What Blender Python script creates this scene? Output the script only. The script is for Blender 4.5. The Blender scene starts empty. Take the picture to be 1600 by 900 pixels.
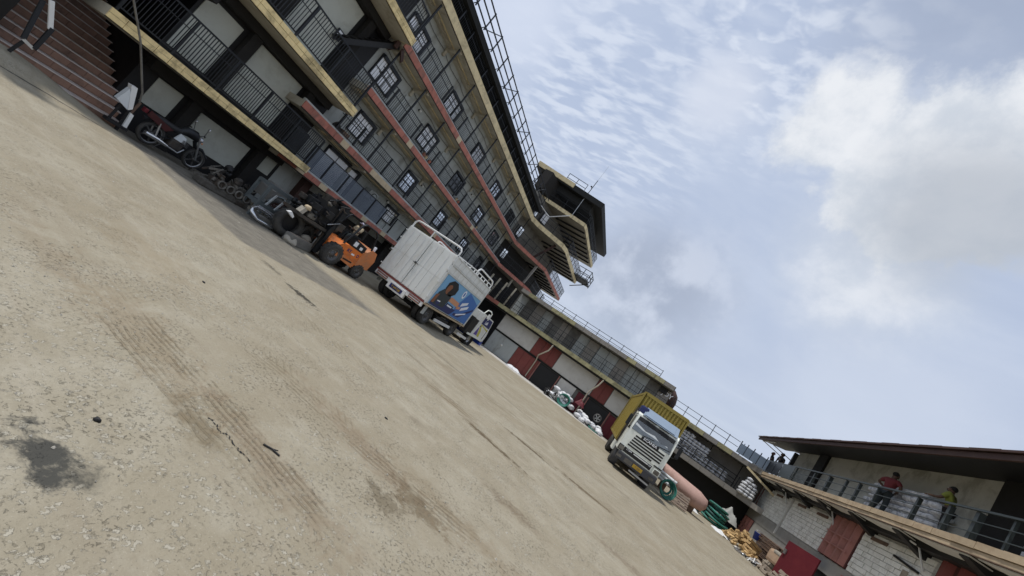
import bpy, bmesh, math, random
from mathutils import Vector, Matrix, Quaternion
random.seed(7)
C = bpy.context.scene.collection
R = math.radians
S = bpy.context.scene

# ------------------------------------------------------------------ camera
ROLL, PITCH, YAW = R(35.94), R(6.4), R(21.3)
cam_d = bpy.data.cameras.new("camera")
cam_d.sensor_fit = 'HORIZONTAL'; cam_d.sensor_width = 36.0; cam_d.lens = 36.0*600/1600
cam_d.clip_start = 0.05; cam_d.clip_end = 3000
cam = bpy.data.objects.new("camera", cam_d); C.objects.link(cam)
fwd = Vector((-math.sin(YAW)*math.cos(PITCH), math.cos(YAW)*math.cos(PITCH), math.sin(PITCH)))
r0 = Vector((math.cos(YAW), math.sin(YAW), 0)); u0 = r0.cross(fwd)
rt = r0*math.cos(ROLL)+u0*math.sin(ROLL); up = -r0*math.sin(ROLL)+u0*math.cos(ROLL)
mw = Matrix.Identity(4)
for i in range(3):
    mw[i][0] = rt[i]; mw[i][1] = up[i]; mw[i][2] = -fwd[i]
mw[0][3], mw[1][3], mw[2][3] = 0, 0, 1.6
cam.matrix_world = mw
S.camera = cam

# ------------------------------------------------------------------ node helper
class NT:
    def __init__(s, nt): s.nt = nt; s.n = nt.nodes; s.l = nt.links
    def new(s, t, **kw):
        n = s.n.new(t)
        for k, v in kw.items(): setattr(n, k, v)
        return n
    def put(s, sock, v):
        if hasattr(v, 'is_linked') or isinstance(v, bpy.types.NodeSocket): s.l.new(v, sock)
        elif v is not None:
            if isinstance(v, (tuple, list)) and sock.type == 'RGBA' and len(v) == 3: v = (*v, 1)
            sock.default_value = v
    def m(s, op, a, b=None, c=None, clamp=False):
        n = s.new('ShaderNodeMath', operation=op, use_clamp=clamp)
        for i, v in enumerate((a, b, c)):
            if v is not None: s.put(n.inputs[i], v)
        return n.outputs[0]
    def vm(s, op, a, b=None):
        n = s.new('ShaderNodeVectorMath', operation=op)
        s.put(n.inputs[0], a)
        if b is not None: s.put(n.inputs[1], b)
        return n.outputs['Value'] if op in ('DOT_PRODUCT', 'LENGTH', 'DISTANCE') else n.outputs[0]
    def noise(s, vec, scale, detail=4, rough=.55, dist=0.0):
        n = s.new('ShaderNodeTexNoise')
        s.put(n.inputs['Vector'], vec); n.inputs['Scale'].default_value = scale
        n.inputs['Detail'].default_value = detail; n.inputs['Roughness'].default_value = rough
        n.inputs['Distortion'].default_value = dist
        return n.outputs[0]
    def ss(s, v, a, b):                      # smoothstep a..b -> 0..1
        n = s.new('ShaderNodeMapRange', interpolation_type='SMOOTHSTEP')
        s.put(n.inputs[0], v); n.inputs[1].default_value = a; n.inputs[2].default_value = b
        return n.outputs[0]
    def mix(s, f, a, b, blend='MIX'):
        n = s.new('ShaderNodeMix', data_type='RGBA', blend_type=blend)
        s.put(n.inputs[0], f); s.put(n.inputs[6], a); s.put(n.inputs[7], b)
        return n.outputs[2]
    def xyz(s, v):
        n = s.new('ShaderNodeSeparateXYZ'); s.put(n.inputs[0], v); return n.outputs
    def vec(s, x, y, z=0.0):
        n = s.new('ShaderNodeCombineXYZ')
        for i, v in enumerate((x, y, z)): s.put(n.inputs[i], v)
        return n.outputs[0]

# ------------------------------------------------------------------ sky and sun
SUN_EL, SUN_AZ = R(69), R(-108)            # azimuth from +Y towards +X: high, a little behind the left building
w = bpy.data.worlds.new("World"); S.world = w; w.use_nodes = True
k = NT(w.node_tree); k.n.clear()
tc = k.new('ShaderNodeTexCoord'); D = k.vm('NORMALIZE', tc.outputs['Generated'])
dx, dy, dz = k.xyz(D)
zc = k.m('MAXIMUM', dz, 0.06)
P = k.vec(k.m('DIVIDE', dx, zc), k.m('DIVIDE', dy, zc))
sky = k.new('ShaderNodeTexSky', sky_type='NISHITA', sun_disc=False)
sky.sun_elevation = SUN_EL; sky.sun_rotation = SUN_AZ
bg1 = k.new('ShaderNodeBackground'); k.put(bg1.inputs[0], sky.outputs[0]); bg1.inputs[1].default_value = 0.11
def near(az, el, size, soft):               # 1 near the direction, falling off over `soft` degrees
    a, e = R(az), R(el)
    c = (math.sin(a)*math.cos(e), math.cos(a)*math.cos(e), math.sin(e))
    ang = k.m('ARCCOSINE', k.m('MINIMUM', k.vm('DOT_PRODUCT', D, c), 0.99999))
    return ang
nz_big = k.noise(D, 2.6, 7, .55, .15)
nz_mid = k.noise(D, 7.0, 7, .6, .1)
nz_fin = k.noise(D, 16.0, 5, .6)
def puff(az, el, size, amp=.22, amp2=.10, soft=.07, fine=0.0):
    a = near(az, el, size, soft)
    v = k.m('SUBTRACT', R(size), a)
    v = k.m('ADD', v, k.m('MULTIPLY', k.m('SUBTRACT', nz_big, .5), amp))
    v = k.m('ADD', v, k.m('MULTIPLY', k.m('SUBTRACT', nz_mid, .5), amp2))
    if fine: v = k.m('ADD', v, k.m('MULTIPLY', k.m('SUBTRACT', nz_fin, .5), fine))
    return k.ss(v, -soft, soft)
# pale veil over the blue
veil = k.ss(k.noise(P, .55, 6, .6, .4), .30, .75)
base = k.mix(veil, (.48, .565, .745), (.64, .715, .86))
hz = k.ss(dz, .55, .05)
base = k.mix(k.m('MULTIPLY', hz, .75), base, (.60, .66, .79))
# ripple cloud (rows of small cloudlets)
def ripple(az, el, size, rot, sx, sy, thr):
    mp = k.new('ShaderNodeMapping'); k.put(mp.inputs[0], P); mp.inputs['Rotation'].default_value[2] = R(rot)
    mp.inputs['Scale'].default_value = (sx, sy, 1)
    nn = k.noise(mp.outputs[0], 1.0, 3, .5, .25)
    a = near(az, el, size, 0)
    ms = k.ss(k.m('ADD', a, k.m('MULTIPLY', k.m('SUBTRACT', nz_mid, .5), .25)), R(size+5), R(size-8))
    return k.m('MULTIPLY', k.ss(nn, thr-.10, thr+.16), ms)
r1 = ripple(-26, 37, 15, 38, 7.5, 17.0, .50)
r2 = ripple(-8, 50, 13, 25, 13.0, 18.0, .52)
rr = k.m('MAXIMUM', k.m('MULTIPLY', r1, .7), k.m('MULTIPLY', r2, .9))
base = k.mix(rr, base, (.80, .86, .97))
# dark grey-blue bank in the upper right
gb = puff(20, 62, 15, .3, .12, .16)
base = k.mix(k.m('MULTIPLY', gb, .75), base, (.36, .42, .55))
# soft low grey cloud bank above the roofs
lg = puff(-4, 17, 10, .28, .14, .08)
low = k.mix(k.ss(nz_mid, .38, .62), (.40, .45, .56), (.66, .71, .82))
base = k.mix(k.m('MULTIPLY', lg, .75), base, low)
lg2 = puff(24, 17, 9, .30, .14, .10)
base = k.mix(k.m('MULTIPLY', lg2, .6), base, (.70, .76, .88))
# white cloud at the upper left, beside the roof
ul = puff(-44, 35, 6, .20, .08, .07)
base = k.mix(k.m('MULTIPLY', ul, .7), base, (.77, .83, .96))
b1 = puff(-12.5, 42, 4.2, .10, .06, .05)
base = k.mix(k.m('MULTIPLY', b1, .8), base, (.76, .81, .92))
# the big cumulus
cu = k.m('MAXIMUM', puff(18, 40.5, 9.5, .16, .22, .03, .07), puff(5.5, 43.5, 5.5, .16, .18, .03, .07))
cu = k.m('MAXIMUM', cu, k.m('MULTIPLY', puff(17, 31, 7.5, .16, .14, .09), .75))
cu = k.m('MAXIMUM', cu, puff(26, 41, 9.0, .15, .2, .03, .06))
core = k.ss(k.m('ADD', near(21, 37, 0, 0), k.m('MULTIPLY', k.m('SUBTRACT', nz_big, .5), .25)), R(11), R(3))
cumul = k.mix(k.ss(nz_mid, .36, .62), (.70, .75, .82), (.93, .95, .98))
cumul = k.mix(k.m('MULTIPLY', core, .75), cumul, (.48, .52, .58))
base = k.mix(cu, base, cumul)
# the same broken cloud carries on over the rest of the sky
oth = k.ss(k.noise(D, 1.7, 6, .6, .2), .47, .62)
away = k.m('MULTIPLY', oth, k.ss(near(-8, 32, 0, 0), R(45), R(65)))
base = k.mix(k.m('MULTIPLY', away, .8), base, (.78, .82, .88))
base = k.mix(k.ss(dz, .0, -.05), base, (.30, .28, .25))
bg2 = k.new('ShaderNodeBackground'); k.put(bg2.inputs[0], base); bg2.inputs[1].default_value = 1.0
mx = k.new('ShaderNodeMixShader'); mx.inputs[0].default_value = 0.88
k.l.new(bg1.outputs[0], mx.inputs[1]); k.l.new(bg2.outputs[0], mx.inputs[2])
wo = k.new('ShaderNodeOutputWorld'); k.l.new(mx.outputs[0], wo.inputs[0])
w.cycles.sampling_method = 'MANUAL'; w.cycles.sample_map_resolution = 1024

sd = bpy.data.lights.new("sun", 'SUN'); sd.energy = 2.9; sd.angle = R(3.5); sd.color = (1, .96, .90)
so = bpy.data.objects.new("sun", sd); C.objects.link(so)
sdir = Vector((math.sin(SUN_AZ)*math.cos(SUN_EL), math.cos(SUN_AZ)*math.cos(SUN_EL), math.sin(SUN_EL)))
so.rotation_euler = (-sdir).to_track_quat('-Z', 'Y').to_euler(); so.location = (0, 0, 60)
vs = S.view_settings; vs.view_transform = 'Standard'; vs.look = 'None'; vs.exposure = 0.0; vs.gamma = 1.0; vs.use_curve_mapping = False
S.cycles.max_bounces = 5; S.cycles.diffuse_bounces = 3; S.cycles.glossy_bounces = 2; S.cycles.transmission_bounces = 3
S.cycles.use_denoising = True

# ------------------------------------------------------------------ materials
MAT = {}
def mat(name, col, rough=.7, var=.25, scale=6.0, metal=0.0, bump=.0, bscale=60.0, dirt=None, dirt_amt=.5, dirt_scale=2.0, spec=.4, stretch=(1, 1, 1)):
    if name in MAT: return MAT[name]
    m = bpy.data.materials.new(name); m.use_nodes = True
    q = NT(m.node_tree); b = q.n['Principled BSDF']
    g = q.new('ShaderNodeNewGeometry'); oi = q.new('ShaderNodeObjectInfo')
    mp = q.new('ShaderNodeMapping'); q.put(mp.inputs[0], g.outputs['Position']); mp.inputs['Scale'].default_value = stretch
    v = mp.outputs[0]
    n1 = q.noise(v, scale, 5, .6)
    f = q.m('ADD', q.m('MULTIPLY', q.m('SUBTRACT', n1, .5), 2*var), q.m('MULTIPLY', q.m('SUBTRACT', oi.outputs['Random'], .5), var*.7))
    c = q.mix(1.0, tuple(col), q.vec(*(3*(q.m('ADD', f, 1.0),))), 'MULTIPLY')
    if dirt:
        n2 = q.ss(q.noise(v, dirt_scale, 7, .68, .3), .46, .66)
        c = q.mix(q.m('MULTIPLY', n2, dirt_amt), c, tuple(dirt))
    q.put(b.inputs['Base Color'], c)
    b.inputs['Roughness'].default_value = rough; b.inputs['Metallic'].default_value = metal
    b.inputs['Specular IOR Level'].default_value = spec
    if bump:
        bp = q.new('ShaderNodeBump'); bp.inputs['Strength'].default_value = bump; bp.inputs['Distance'].default_value = .02
        q.put(bp.inputs['Height'], q.noise(v, bscale, 4, .65)); q.l.new(bp.outputs[0], b.inputs['Normal'])
    MAT[name] = m
    return m

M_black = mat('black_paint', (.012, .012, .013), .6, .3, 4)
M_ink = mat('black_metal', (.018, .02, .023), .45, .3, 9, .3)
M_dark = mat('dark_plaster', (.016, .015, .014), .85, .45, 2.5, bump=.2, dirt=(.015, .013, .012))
M_white_wall = mat('white_panel_paint', (.50, .52, .47), .7, .10, 2.0, dirt=(.33, .33, .28), dirt_amt=.4, dirt_scale=1.4, bump=.1)
M_yellow_tile = mat('yellow_tile', (.80, .64, .33), .7, .25, 7, bump=.25, dirt=(.13, .10, .05), dirt_amt=.6, dirt_scale=1.6)
M_yellow_worn = mat('worn_yellow_edge', (.40, .37, .21), .85, .3, 6, bump=.4, dirt=(.16, .15, .09), dirt_amt=.75, dirt_scale=1.3)
M_yellow_plain = mat('cream_render', (.64, .54, .33), .8, .22, 3, bump=.2, dirt=(.22, .18, .11), dirt_amt=.5)
M_red_tile = mat('red_brick_tile', (.40, .15, .11), .75, .28, 5, bump=.25, dirt=(.15, .095, .075), dirt_amt=.65, dirt_scale=3, stretch=(1, 1, .5))
M_cream_tile = mat('bare_cream_block', (.52, .42, .28), .8, .2, 7, bump=.3)
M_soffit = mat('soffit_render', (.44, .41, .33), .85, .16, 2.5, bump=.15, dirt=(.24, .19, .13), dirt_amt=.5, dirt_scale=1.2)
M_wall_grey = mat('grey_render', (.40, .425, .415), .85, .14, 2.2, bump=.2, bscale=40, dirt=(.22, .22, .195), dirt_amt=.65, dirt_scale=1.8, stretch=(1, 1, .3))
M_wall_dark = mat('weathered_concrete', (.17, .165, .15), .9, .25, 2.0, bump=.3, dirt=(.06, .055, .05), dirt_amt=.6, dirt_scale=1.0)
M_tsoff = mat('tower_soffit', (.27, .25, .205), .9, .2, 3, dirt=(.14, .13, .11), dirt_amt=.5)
M_conc = mat('grey_concrete', (.30, .28, .25), .9, .2, 4, bump=.4, bscale=35, dirt=(.16, .15, .13), dirt_amt=.4)
M_glass = mat('window_glass', (.80, .84, .90), .10, .12, 1.6, metal=.8, spec=.8)
M_reflection_glass = mat('reflection_pale_glass', (.90, .93, .98), .25, .12, 1.2, metal=.0, spec=.6)  # near-white diffuse colour stands in for sky reflected in the panes
M_frame = mat('window_frame', (.015, .018, .024), .5, .2)
M_roof_black = mat('black_roof_sheet', (.012, .013, .013), .8, .3, 3)
M_stair = mat('brown_stair_tile', (.26, .15, .105), .55, .28, 5, bump=.15, dirt=(.07, .045, .035), dirt_amt=.5)
M_nosing = mat('stair_nosing', (.50, .44, .40), .7, .3, 6)
M_whitepaint = mat('white_vehicle_paint', (.73, .75, .73), .45, .06, 2, dirt=(.58, .56, .50), dirt_amt=.5, dirt_scale=3.5, stretch=(1, 1, .35))
M_whitesteel = mat('white_steel', (.72, .73, .72), .5, .1)
M_offwhite = mat('off_white_wall', (.58, .57, .53), .8, .08, 1.5, dirt=(.42, .40, .36), dirt_amt=.4, dirt_scale=1.2, bump=.15)
M_redpaint = mat('oxide_red_paint', (.20, .05, .042), .65, .2, 4, dirt=(.15, .05, .04), dirt_amt=.5)
M_redbright = mat('crimson_paint', (.11, .010, .018), .6, .15, 3, dirt=(.16, .02, .025), dirt_amt=.4)
M_salmon = mat('faded_red_paint', (.36, .155, .13), .7, .2, 4, dirt=(.20, .10, .08), dirt_amt=.5)
M_orange = mat('orange_paint', (.70, .18, .03), .5, .15, 4, bump=.1, dirt=(.22, .12, .07), dirt_amt=.55, dirt_scale=4)
M_orange2 = mat('dusty_orange_paint', (.62, .22, .08), .6, .2, 4, dirt=(.35, .2, .12), dirt_amt=.5)
M_rubber = mat('tyre_rubber', (.045, .044, .042), .85, .3, 10, bump=.3, dirt=(.12, .11, .09), dirt_amt=.35)
M_rim = mat('rim_metal', (.10, .10, .10), .5, .3, 8, .5)
M_steel = mat('bare_steel', (.42, .43, .44), .35, .3, 8, .8)
M_chrome = mat('chrome_tube', (.62, .63, .64), .22, .2, 6, .9)
M_scrap = mat('greasy_scrap_metal', (.06, .055, .05), .6, .6, 7, .4, bump=.5, dirt=(.13, .09, .06), dirt_amt=.5)
M_scrap2 = mat('dull_scrap_casting', (.17, .16, .14), .65, .5, 7, .3, bump=.5, dirt=(.06, .05, .04), dirt_amt=.6)
M_bluesteel = mat('blue_grey_steel', (.13, .15, .155), .55, .25, 6, .2)
M_plate = mat('yellow_plate', (.42, .27, .03), .5, .1)
M_blue = mat('blue_paint', (.02, .06, .38), .45, .2, 3)
M_lblue = mat('light_blue_print', (.20, .42, .66), .45, .12, 1.5)
M_mblue = mat('mid_blue_print', (.06, .17, .46), .45, .12, 1.5)
M_navy = mat('navy_print', (.02, .03, .12), .45, .15)
M_brownskin = mat('brown_print', (.25, .10, .05), .5, .4, 9)
M_darkprint = mat('charcoal_print', (.03, .04, .045), .5, .3, 5)
M_orangeprint = mat('orange_print', (.62, .30, .17), .5, .15)
M_whiteprint = mat('white_print', (.80, .82, .86), .5, .05)
M_purple = mat('purple_print', (.10, .06, .30), .5, .2)
M_lime = mat('lime_print', (.50, .46, .08), .5, .2)
M_cont = mat('yellow_container_paint', (.29, .225, .05), .55, .15, 3, dirt=(.20, .14, .04), dirt_amt=.45)
M_windscreen = mat('windscreen_glass', (.03, .035, .04), .06, .3, 2, spec=.9)
M_visor = mat('blue_grey_visor', (.24, .31, .40), .42, .1, 3)
M_grille = mat('grille_black', (.01, .01, .01), .5, .2)
M_cabwhite = mat('cab_white_paint', (.80, .83, .77), .4, .06, 3, dirt=(.48, .48, .42), dirt_amt=.35)
M_bumper = mat('bumper_charcoal', (.05, .052, .06), .55, .2)
M_sack = mat('white_woven_sack', (.76, .77, .79), .8, .2, 9, bump=.5, bscale=30, dirt=(.26, .29, .36), dirt_amt=.7, dirt_scale=7)
M_brick = mat('whitewashed_brick', (.80, .80, .75), .85, .16, 6, bump=.4, bscale=30, dirt=(.38, .36, .31), dirt_amt=.45, dirt_scale=3)
M_mortar = mat('grey_mortar', (.62, .61, .57), .9, .2, 8, bump=.3)
M_plinth = mat('grey_plinth_paint', (.30, .29, .265), .8, .12, 3, dirt=(.2, .19, .17), dirt_amt=.4)
M_slab_or = mat('peach_slab_render', (.46, .36, .24), .8, .25, 4, bump=.3, dirt=(.30, .21, .13), dirt_amt=.5, dirt_scale=3)
M_soffit_w = mat('white_soffit', (.62, .63, .62), .85, .1, 2, dirt=(.4, .36, .3), dirt_amt=.4)
M_green_hose = mat('green_hose', (.025, .17, .135), .6, .35, 8, dirt=(.16, .19, .15), dirt_amt=.45, dirt_scale=5)
M_green_dark = mat('dark_green_hose', (.018, .085, .078), .65, .35, 8, dirt=(.12, .15, .13), dirt_amt=.45, dirt_scale=5)
M_pinkpipe = mat('pink_brown_pipe', (.42, .27, .23), .7, .2, 3, bump=.2, dirt=(.27, .16, .125), dirt_amt=.6, dirt_scale=2.5)
M_palepipe = mat('pale_pipe', (.62, .66, .68), .45, .12, 4)
M_wood = mat('pale_cut_wood', (.47, .32, .15), .8, .55, 8, bump=.3, dirt=(.33, .2, .09), dirt_amt=.4)
M_oldwood = mat('old_dark_wood', (.16, .105, .075), .85, .35, 6, bump=.4, dirt=(.07, .05, .04), dirt_amt=.5)
M_block = mat('grey_brown_block', (.33, .28, .22), .9, .25, 5, bump=.4, dirt=(.2, .15, .12), dirt_amt=.5)
M_plastic = mat('white_plastic_sheet', (.75, .76, .76), .4, .1, 4, bump=.3, bscale=12)
M_tarp = mat('grey_tarp', (.34, .34, .32), .7, .2, 5, bump=.4, bscale=10)
M_skin = mat('dark_skin', (.10, .055, .035), .6, .1)
M_hair = mat('black_hair', (.01, .009, .008), .8, .2)
M_redshirt = mat('red_shirt', (.17, .028, .032), .85, .25, 12)
M_yellowshirt = mat('olive_yellow_shirt', (.20, .22, .04), .85, .25, 12)
M_blackcloth = mat('black_cloth', (.018, .018, .022), .9, .3, 12)
M_jeans = mat('dark_trousers', (.035, .045, .05), .9, .3, 12)
M_brown_cloth = mat('reddish_headwear', (.20, .07, .06), .9, .3, 12)
M_tan_cloth = mat('tan_patterned_cloth', (.52, .43, .30), .9, .6, 20)
M_cap = mat('pale_violet_cap', (.48, .46, .60), .8, .2, 9)
M_stone = mat('pale_stone', (.42, .39, .33), .9, .3, 6, bump=.6, dirt=(.28, .25, .2), dirt_amt=.5)
M_wallbase = mat('stained_upper_wall', (.56, .56, .50), .9, .16, 1.6, bump=.3, dirt=(.23, .22, .18), dirt_amt=.6, dirt_scale=1.1)
M_rust = mat('rust_red_sheet', (.055, .028, .023), .8, .3, 5, dirt=(.07, .04, .03), dirt_amt=.5)
M_bluecor = mat('blue_grey_cladding', (.125, .15, .19), .6, .15, 4)
M_greenpost = mat('grey_green_rail', (.045, .055, .055), .5, .25, 8, .2)
M_lamp = mat('lamp_white', (.75, .75, .72), .4, .1)

M_screen = bpy.data.materials.new('tinted_screen'); M_screen.use_nodes = True
q = NT(M_screen.node_tree); q.n.clear(); mo = q.new('ShaderNodeOutputMaterial'); tr = q.new('ShaderNodeBsdfTransparent'); gl = q.new('ShaderNodeBsdfGlossy'); ms_ = q.new('ShaderNodeMixShader'); fr_ = q.new('ShaderNodeFresnel')
fr_.inputs[0].default_value = 1.5; tr.inputs[0].default_value = (.62, .66, .68, 1); gl.inputs['Roughness'].default_value = .04
q.l.new(q.m('ADD', fr_.outputs[0], .10), ms_.inputs[0]); q.l.new(tr.outputs[0], ms_.inputs[1]); q.l.new(gl.outputs[0], ms_.inputs[2]); q.l.new(ms_.outputs[0], mo.inputs[0])
# ------------------------------------------------------------------ mesh helpers
class MB:
    def __init__(s): s.v = []; s.f = []; s.sm = []
    def add(s, vs, fs, smooth=False):
        o = len(s.v); s.v += [tuple(p) for p in vs]
        for f in fs: s.f.append(tuple(i+o for i in f)); s.sm.append(smooth)
        return s
    def box(s, x0, x1, y0, y1, z0, z1):
        return s.add([(x0,y0,z0),(x1,y0,z0),(x1,y1,z0),(x0,y1,z0),(x0,y0,z1),(x1,y0,z1),(x1,y1,z1),(x0,y1,z1)],
              [(0,3,2,1),(4,5,6,7),(0,1,5,4),(1,2,6,5),(2,3,7,6),(3,0,4,7)])
    def cbox(s, x0, x1, y0, y1, z0, z1, c=.02):          # chamfered box
        bm = bmesh.new(); bmesh.ops.create_cube(bm, size=1)
        for v in bm.verts: v.co = Vector(((x0+x1)/2+v.co.x*(x1-x0), (y0+y1)/2+v.co.y*(y1-y0), (z0+z1)/2+v.co.z*(z1-z0)))
        bmesh.ops.bevel(bm, geom=bm.edges[:], offset=c, segments=2, affect='EDGES', profile=.6)
        bm.verts.index_update(); s.add([v.co for v in bm.verts], [[v.index for v in f.verts] for f in bm.faces]); bm.free(); return s
    def beam(s, p, q, a=.05, b=None, up=(0, 0, 1)):      # rectangular bar from p to q
        p, q = Vector(p), Vector(q); b = b or a; d = (q-p).normalized(); u = Vector(up)
        if abs(d.dot(u)) > .98: u = Vector((0, 1, 0))
        x = d.cross(u).normalized()*a/2; y = x.cross(d).normalized()*b/2
        vs = [p-x-y, p+x-y, p+x+y, p-x+y, q-x-y, q+x-y, q+x+y, q-x+y]
        return s.add(vs, [(0,3,2,1),(4,5,6,7),(0,1,5,4),(1,2,6,5),(2,3,7,6),(3,0,4,7)])
    def tube(s, pts, r, n=8, cap=True, closed=False):
        pts = [Vector(p) for p in pts]; N = len(pts); rings = []
        rr = r if isinstance(r, (list, tuple)) else [r]*N
        pu = None
        for i, p in enumerate(pts):
            if closed: t = pts[(i+1) % N]-pts[i-1]
            else: t = pts[min(i+1, N-1)]-pts[max(i-1, 0)]
            t.normalize()
            if pu is None: pu = t.orthogonal().normalized()
            pu = (pu-t*pu.dot(t)).normalized(); b = t.cross(pu)
            rings.append([p+(pu*math.cos(2*math.pi*j/n)+b*math.sin(2*math.pi*j/n))*rr[i] for j in range(n)])
        vs = [v for g in rings for v in g]; fs = []
        for i in range(N if closed else N-1):
            for j in range(n):
                a, c = i*n, ((i+1) % N)*n
                fs.append((a+j, a+(j+1) % n, c+(j+1) % n, c+j))
        s.add(vs, fs, True)
        if cap and not closed:
            s.add(rings[0], [tuple(range(n))[::-1]]); s.add(rings[-1], [tuple(range(n))])
        return s
    def cyl(s, p, q, r0, r1=None, n=16): return s.tube([p, q], [r0, r0 if r1 is None else r1], n)
    def lathe(s, c, ax, prof, n=20):                     # prof: list of (radius, along-axis)
        c, ax = Vector(c), Vector(ax).normalized(); u = ax.orthogonal().normalized(); b = ax.cross(u); vs = []; fs = []
        for r_, t in prof:
            vs += [c+ax*t+(u*math.cos(2*math.pi*j/n)+b*math.sin(2*math.pi*j/n))*r_ for j in range(n)]
        for i in range(len(prof)-1):
            for j in range(n): fs.append((i*n+j, i*n+(j+1) % n, (i+1)*n+(j+1) % n, (i+1)*n+j))
        return s.add(vs, fs, True)
    def prism(s, poly, d):                               # planar polygon (3-D points) extruded by vector d
        n = len(poly); d = Vector(d); a = [Vector(p) for p in poly]; b = [p+d for p in a]
        return s.add(a+b, [tuple(range(n))[::-1], tuple(range(n, 2*n))]+[(i, (i+1) % n, n+(i+1) % n, n+i) for i in range(n)])
    def zprism(s, poly, z0, z1): return s.prism([(x, y, z0) for x, y in poly], (0, 0, z1-z0))
    def quad(s, a, b, c, d): return s.add([a, b, c, d], [(0, 1, 2, 3)])
    def blob(s, c, r, seed=0, sub=2, amp=.18, flat=None):
        bm = bmesh.new(); bmesh.ops.create_icosphere(bm, subdivisions=sub, radius=1); rg = random.Random(seed)
        ph = [rg.uniform(0, 6) for _ in range(6)]
        for v in bm.verts:
            x, y, z = v.co; kk = 1+amp*(math.sin(3*x+ph[0])*math.cos(2.5*y+ph[1])+.6*math.sin(5*z+ph[2]+2*x)+.4*math.sin(7*y+ph[3]))
            v.co = Vector((c[0]+x*r[0]*kk, c[1]+y*r[1]*kk, c[2]+z*r[2]*kk))
            if flat is not None: v.co.z = max(v.co.z, flat)
        bm.verts.index_update(); s.add([v.co for v in bm.verts], [[v.index for v in f.verts] for f in bm.faces], True); bm.free(); return s
    def mesh(s, name, material=None):
        me = bpy.data.meshes.new(name); me.from_pydata(s.v, [], s.f)
        me.polygons.foreach_set('use_smooth', s.sm); me.validate()
        if material: me.materials.append(material)
        return me
    def build(s, name, material, parent=None, world=True, label=None, kind=None):
        return link(name, s.mesh(name, material), parent, world, label, kind)

WM = {}                                                   # world matrices of roots built in world coordinates
def link(name, me, parent=None, world=True, label=None, kind=None):
    o = bpy.data.objects.new(name, me); C.objects.link(o)
    if parent is not None:
        o.parent = parent
        if world and parent.name in WM: o.matrix_parent_inverse = WM[parent.name].inverted()
    if label: o['label'] = label
    if kind: o['kind'] = kind
    return o
def thing(name, label, cat, loc=(0, 0, 0), rz=0, group=None, world=False):
    o = bpy.data.objects.new(name, None); C.objects.link(o); o.empty_display_size = .2
    o.location = loc; o.rotation_euler = (0, 0, rz); o['label'] = label; o['category'] = cat
    if group: o['group'] = group
    if world: WM[o.name] = Matrix.Translation(Vector(loc)) @ Matrix.Rotation(rz, 4, 'Z')
    return o
def tag(o, label, cat, group=None):
    o['label'] = label; o['category'] = cat
    if group: o['group'] = group
    return o
KIDS = {}
def copy_tree(o, loc=None, rz=None, label=None):
    r = o.copy(); C.objects.link(r)
    def rec(a, b):
        for ch in [x for x in C.objects if x.parent == a]:
            c = ch.copy(); C.objects.link(c); c.parent = b; rec(ch, c)
    rec(o, r)
    if loc is not None: r.location = loc
    if rz is not None: r.rotation_euler = (0, 0, rz)
    if label: r['label'] = label
    return r
def inst(name, me, loc, rot=(0, 0, 0), sc=(1, 1, 1), parent=None):
    o = link(name, me, parent); o.location = loc; o.rotation_euler = rot; o.scale = sc
    return o
UNIT = {}
def unit_brick(material):                                  # shared chamfer-faced unit block, 1x1x1, centred
    if material.name not in UNIT:
        b = MB(); b.box(-.5, .5, -.5, .5, -.5, .5)
        UNIT[material.name] = b.mesh('tile_mesh', material)
    return UNIT[material.name]
def text_mesh(txt, size, material, depth=.004, bold=True):
    cu = bpy.data.curves.new('lettering', 'FONT'); cu.body = txt; cu.size = size; cu.extrude = depth
    cu.align_x = 'CENTER'; cu.align_y = 'CENTER'; cu.offset = size*.018 if bold else 0; cu.resolution_u = 2
    o = bpy.data.objects.new('lettering', cu); C.objects.link(o)
    me = bpy.data.meshes.new_from_object(o.evaluated_get(bpy.context.evaluated_depsgraph_get()))
    bpy.data.objects.remove(o); bpy.data.curves.remove(cu)
    me.materials.clear(); me.materials.append(material); return me
def text_on(txt, size, material, centre, xdir, ydir, parent, name='lettering', sx=1.0):
    me = text_mesh(txt, size, material); X = Vector(xdir).normalized(); Y = Vector(ydir).normalized(); Z = X.cross(Y)
    M = Matrix(((X.x*sx, Y.x, Z.x, centre[0]), (X.y*sx, Y.y, Z.y, centre[1]), (X.z*sx, Y.z, Z.z, centre[2]), (0, 0, 0, 1)))
    me.transform(M)
    return link(name, me, parent)

# ------------------------------------------------------------------ ground
def sstep(a, b, x):
    t = max(0, min(1, (x-a)/(b-a))); return t*t*(3-2*t)
def gz(x, y):                                              # the yard rises a little towards the foot of the stair
    z = .34*sstep(5.9, 3.5, y)*sstep(-12.2, -13.9, x)
    return z
gm = bpy.data.materials.new('yard_ground'); gm.use_nodes = True
q = NT(gm.node_tree); bs = q.n['Principled BSDF']
g = q.new('ShaderNodeNewGeometry'); Pg = g.outputs['Position']; gx, gy, gzz = q.xyz(Pg)
Pf = q.vec(gx, gy, 0)
wob = q.noise(Pf, 2.2, 5, .6); wob2 = q.noise(Pf, .7, 4, .6)
nA = q.noise(Pf, .45, 7, .62, .3); nB = q.noise(Pf, 3.0, 6, .62); nC = q.noise(Pf, 26, 5, .7); nD = q.noise(Pf, 90, 3, .6)
col = q.mix(q.ss(nA, .36, .66), (.32, .28, .208), (.405, .37, .292))
col = q.mix(q.m('MULTIPLY', q.ss(nB, .42, .68), .45), col, (.295, .26, .19))
col = q.mix(q.m('MULTIPLY', q.ss(nB, .50, .32), .35), col, (.445, .415, .34))
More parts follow.
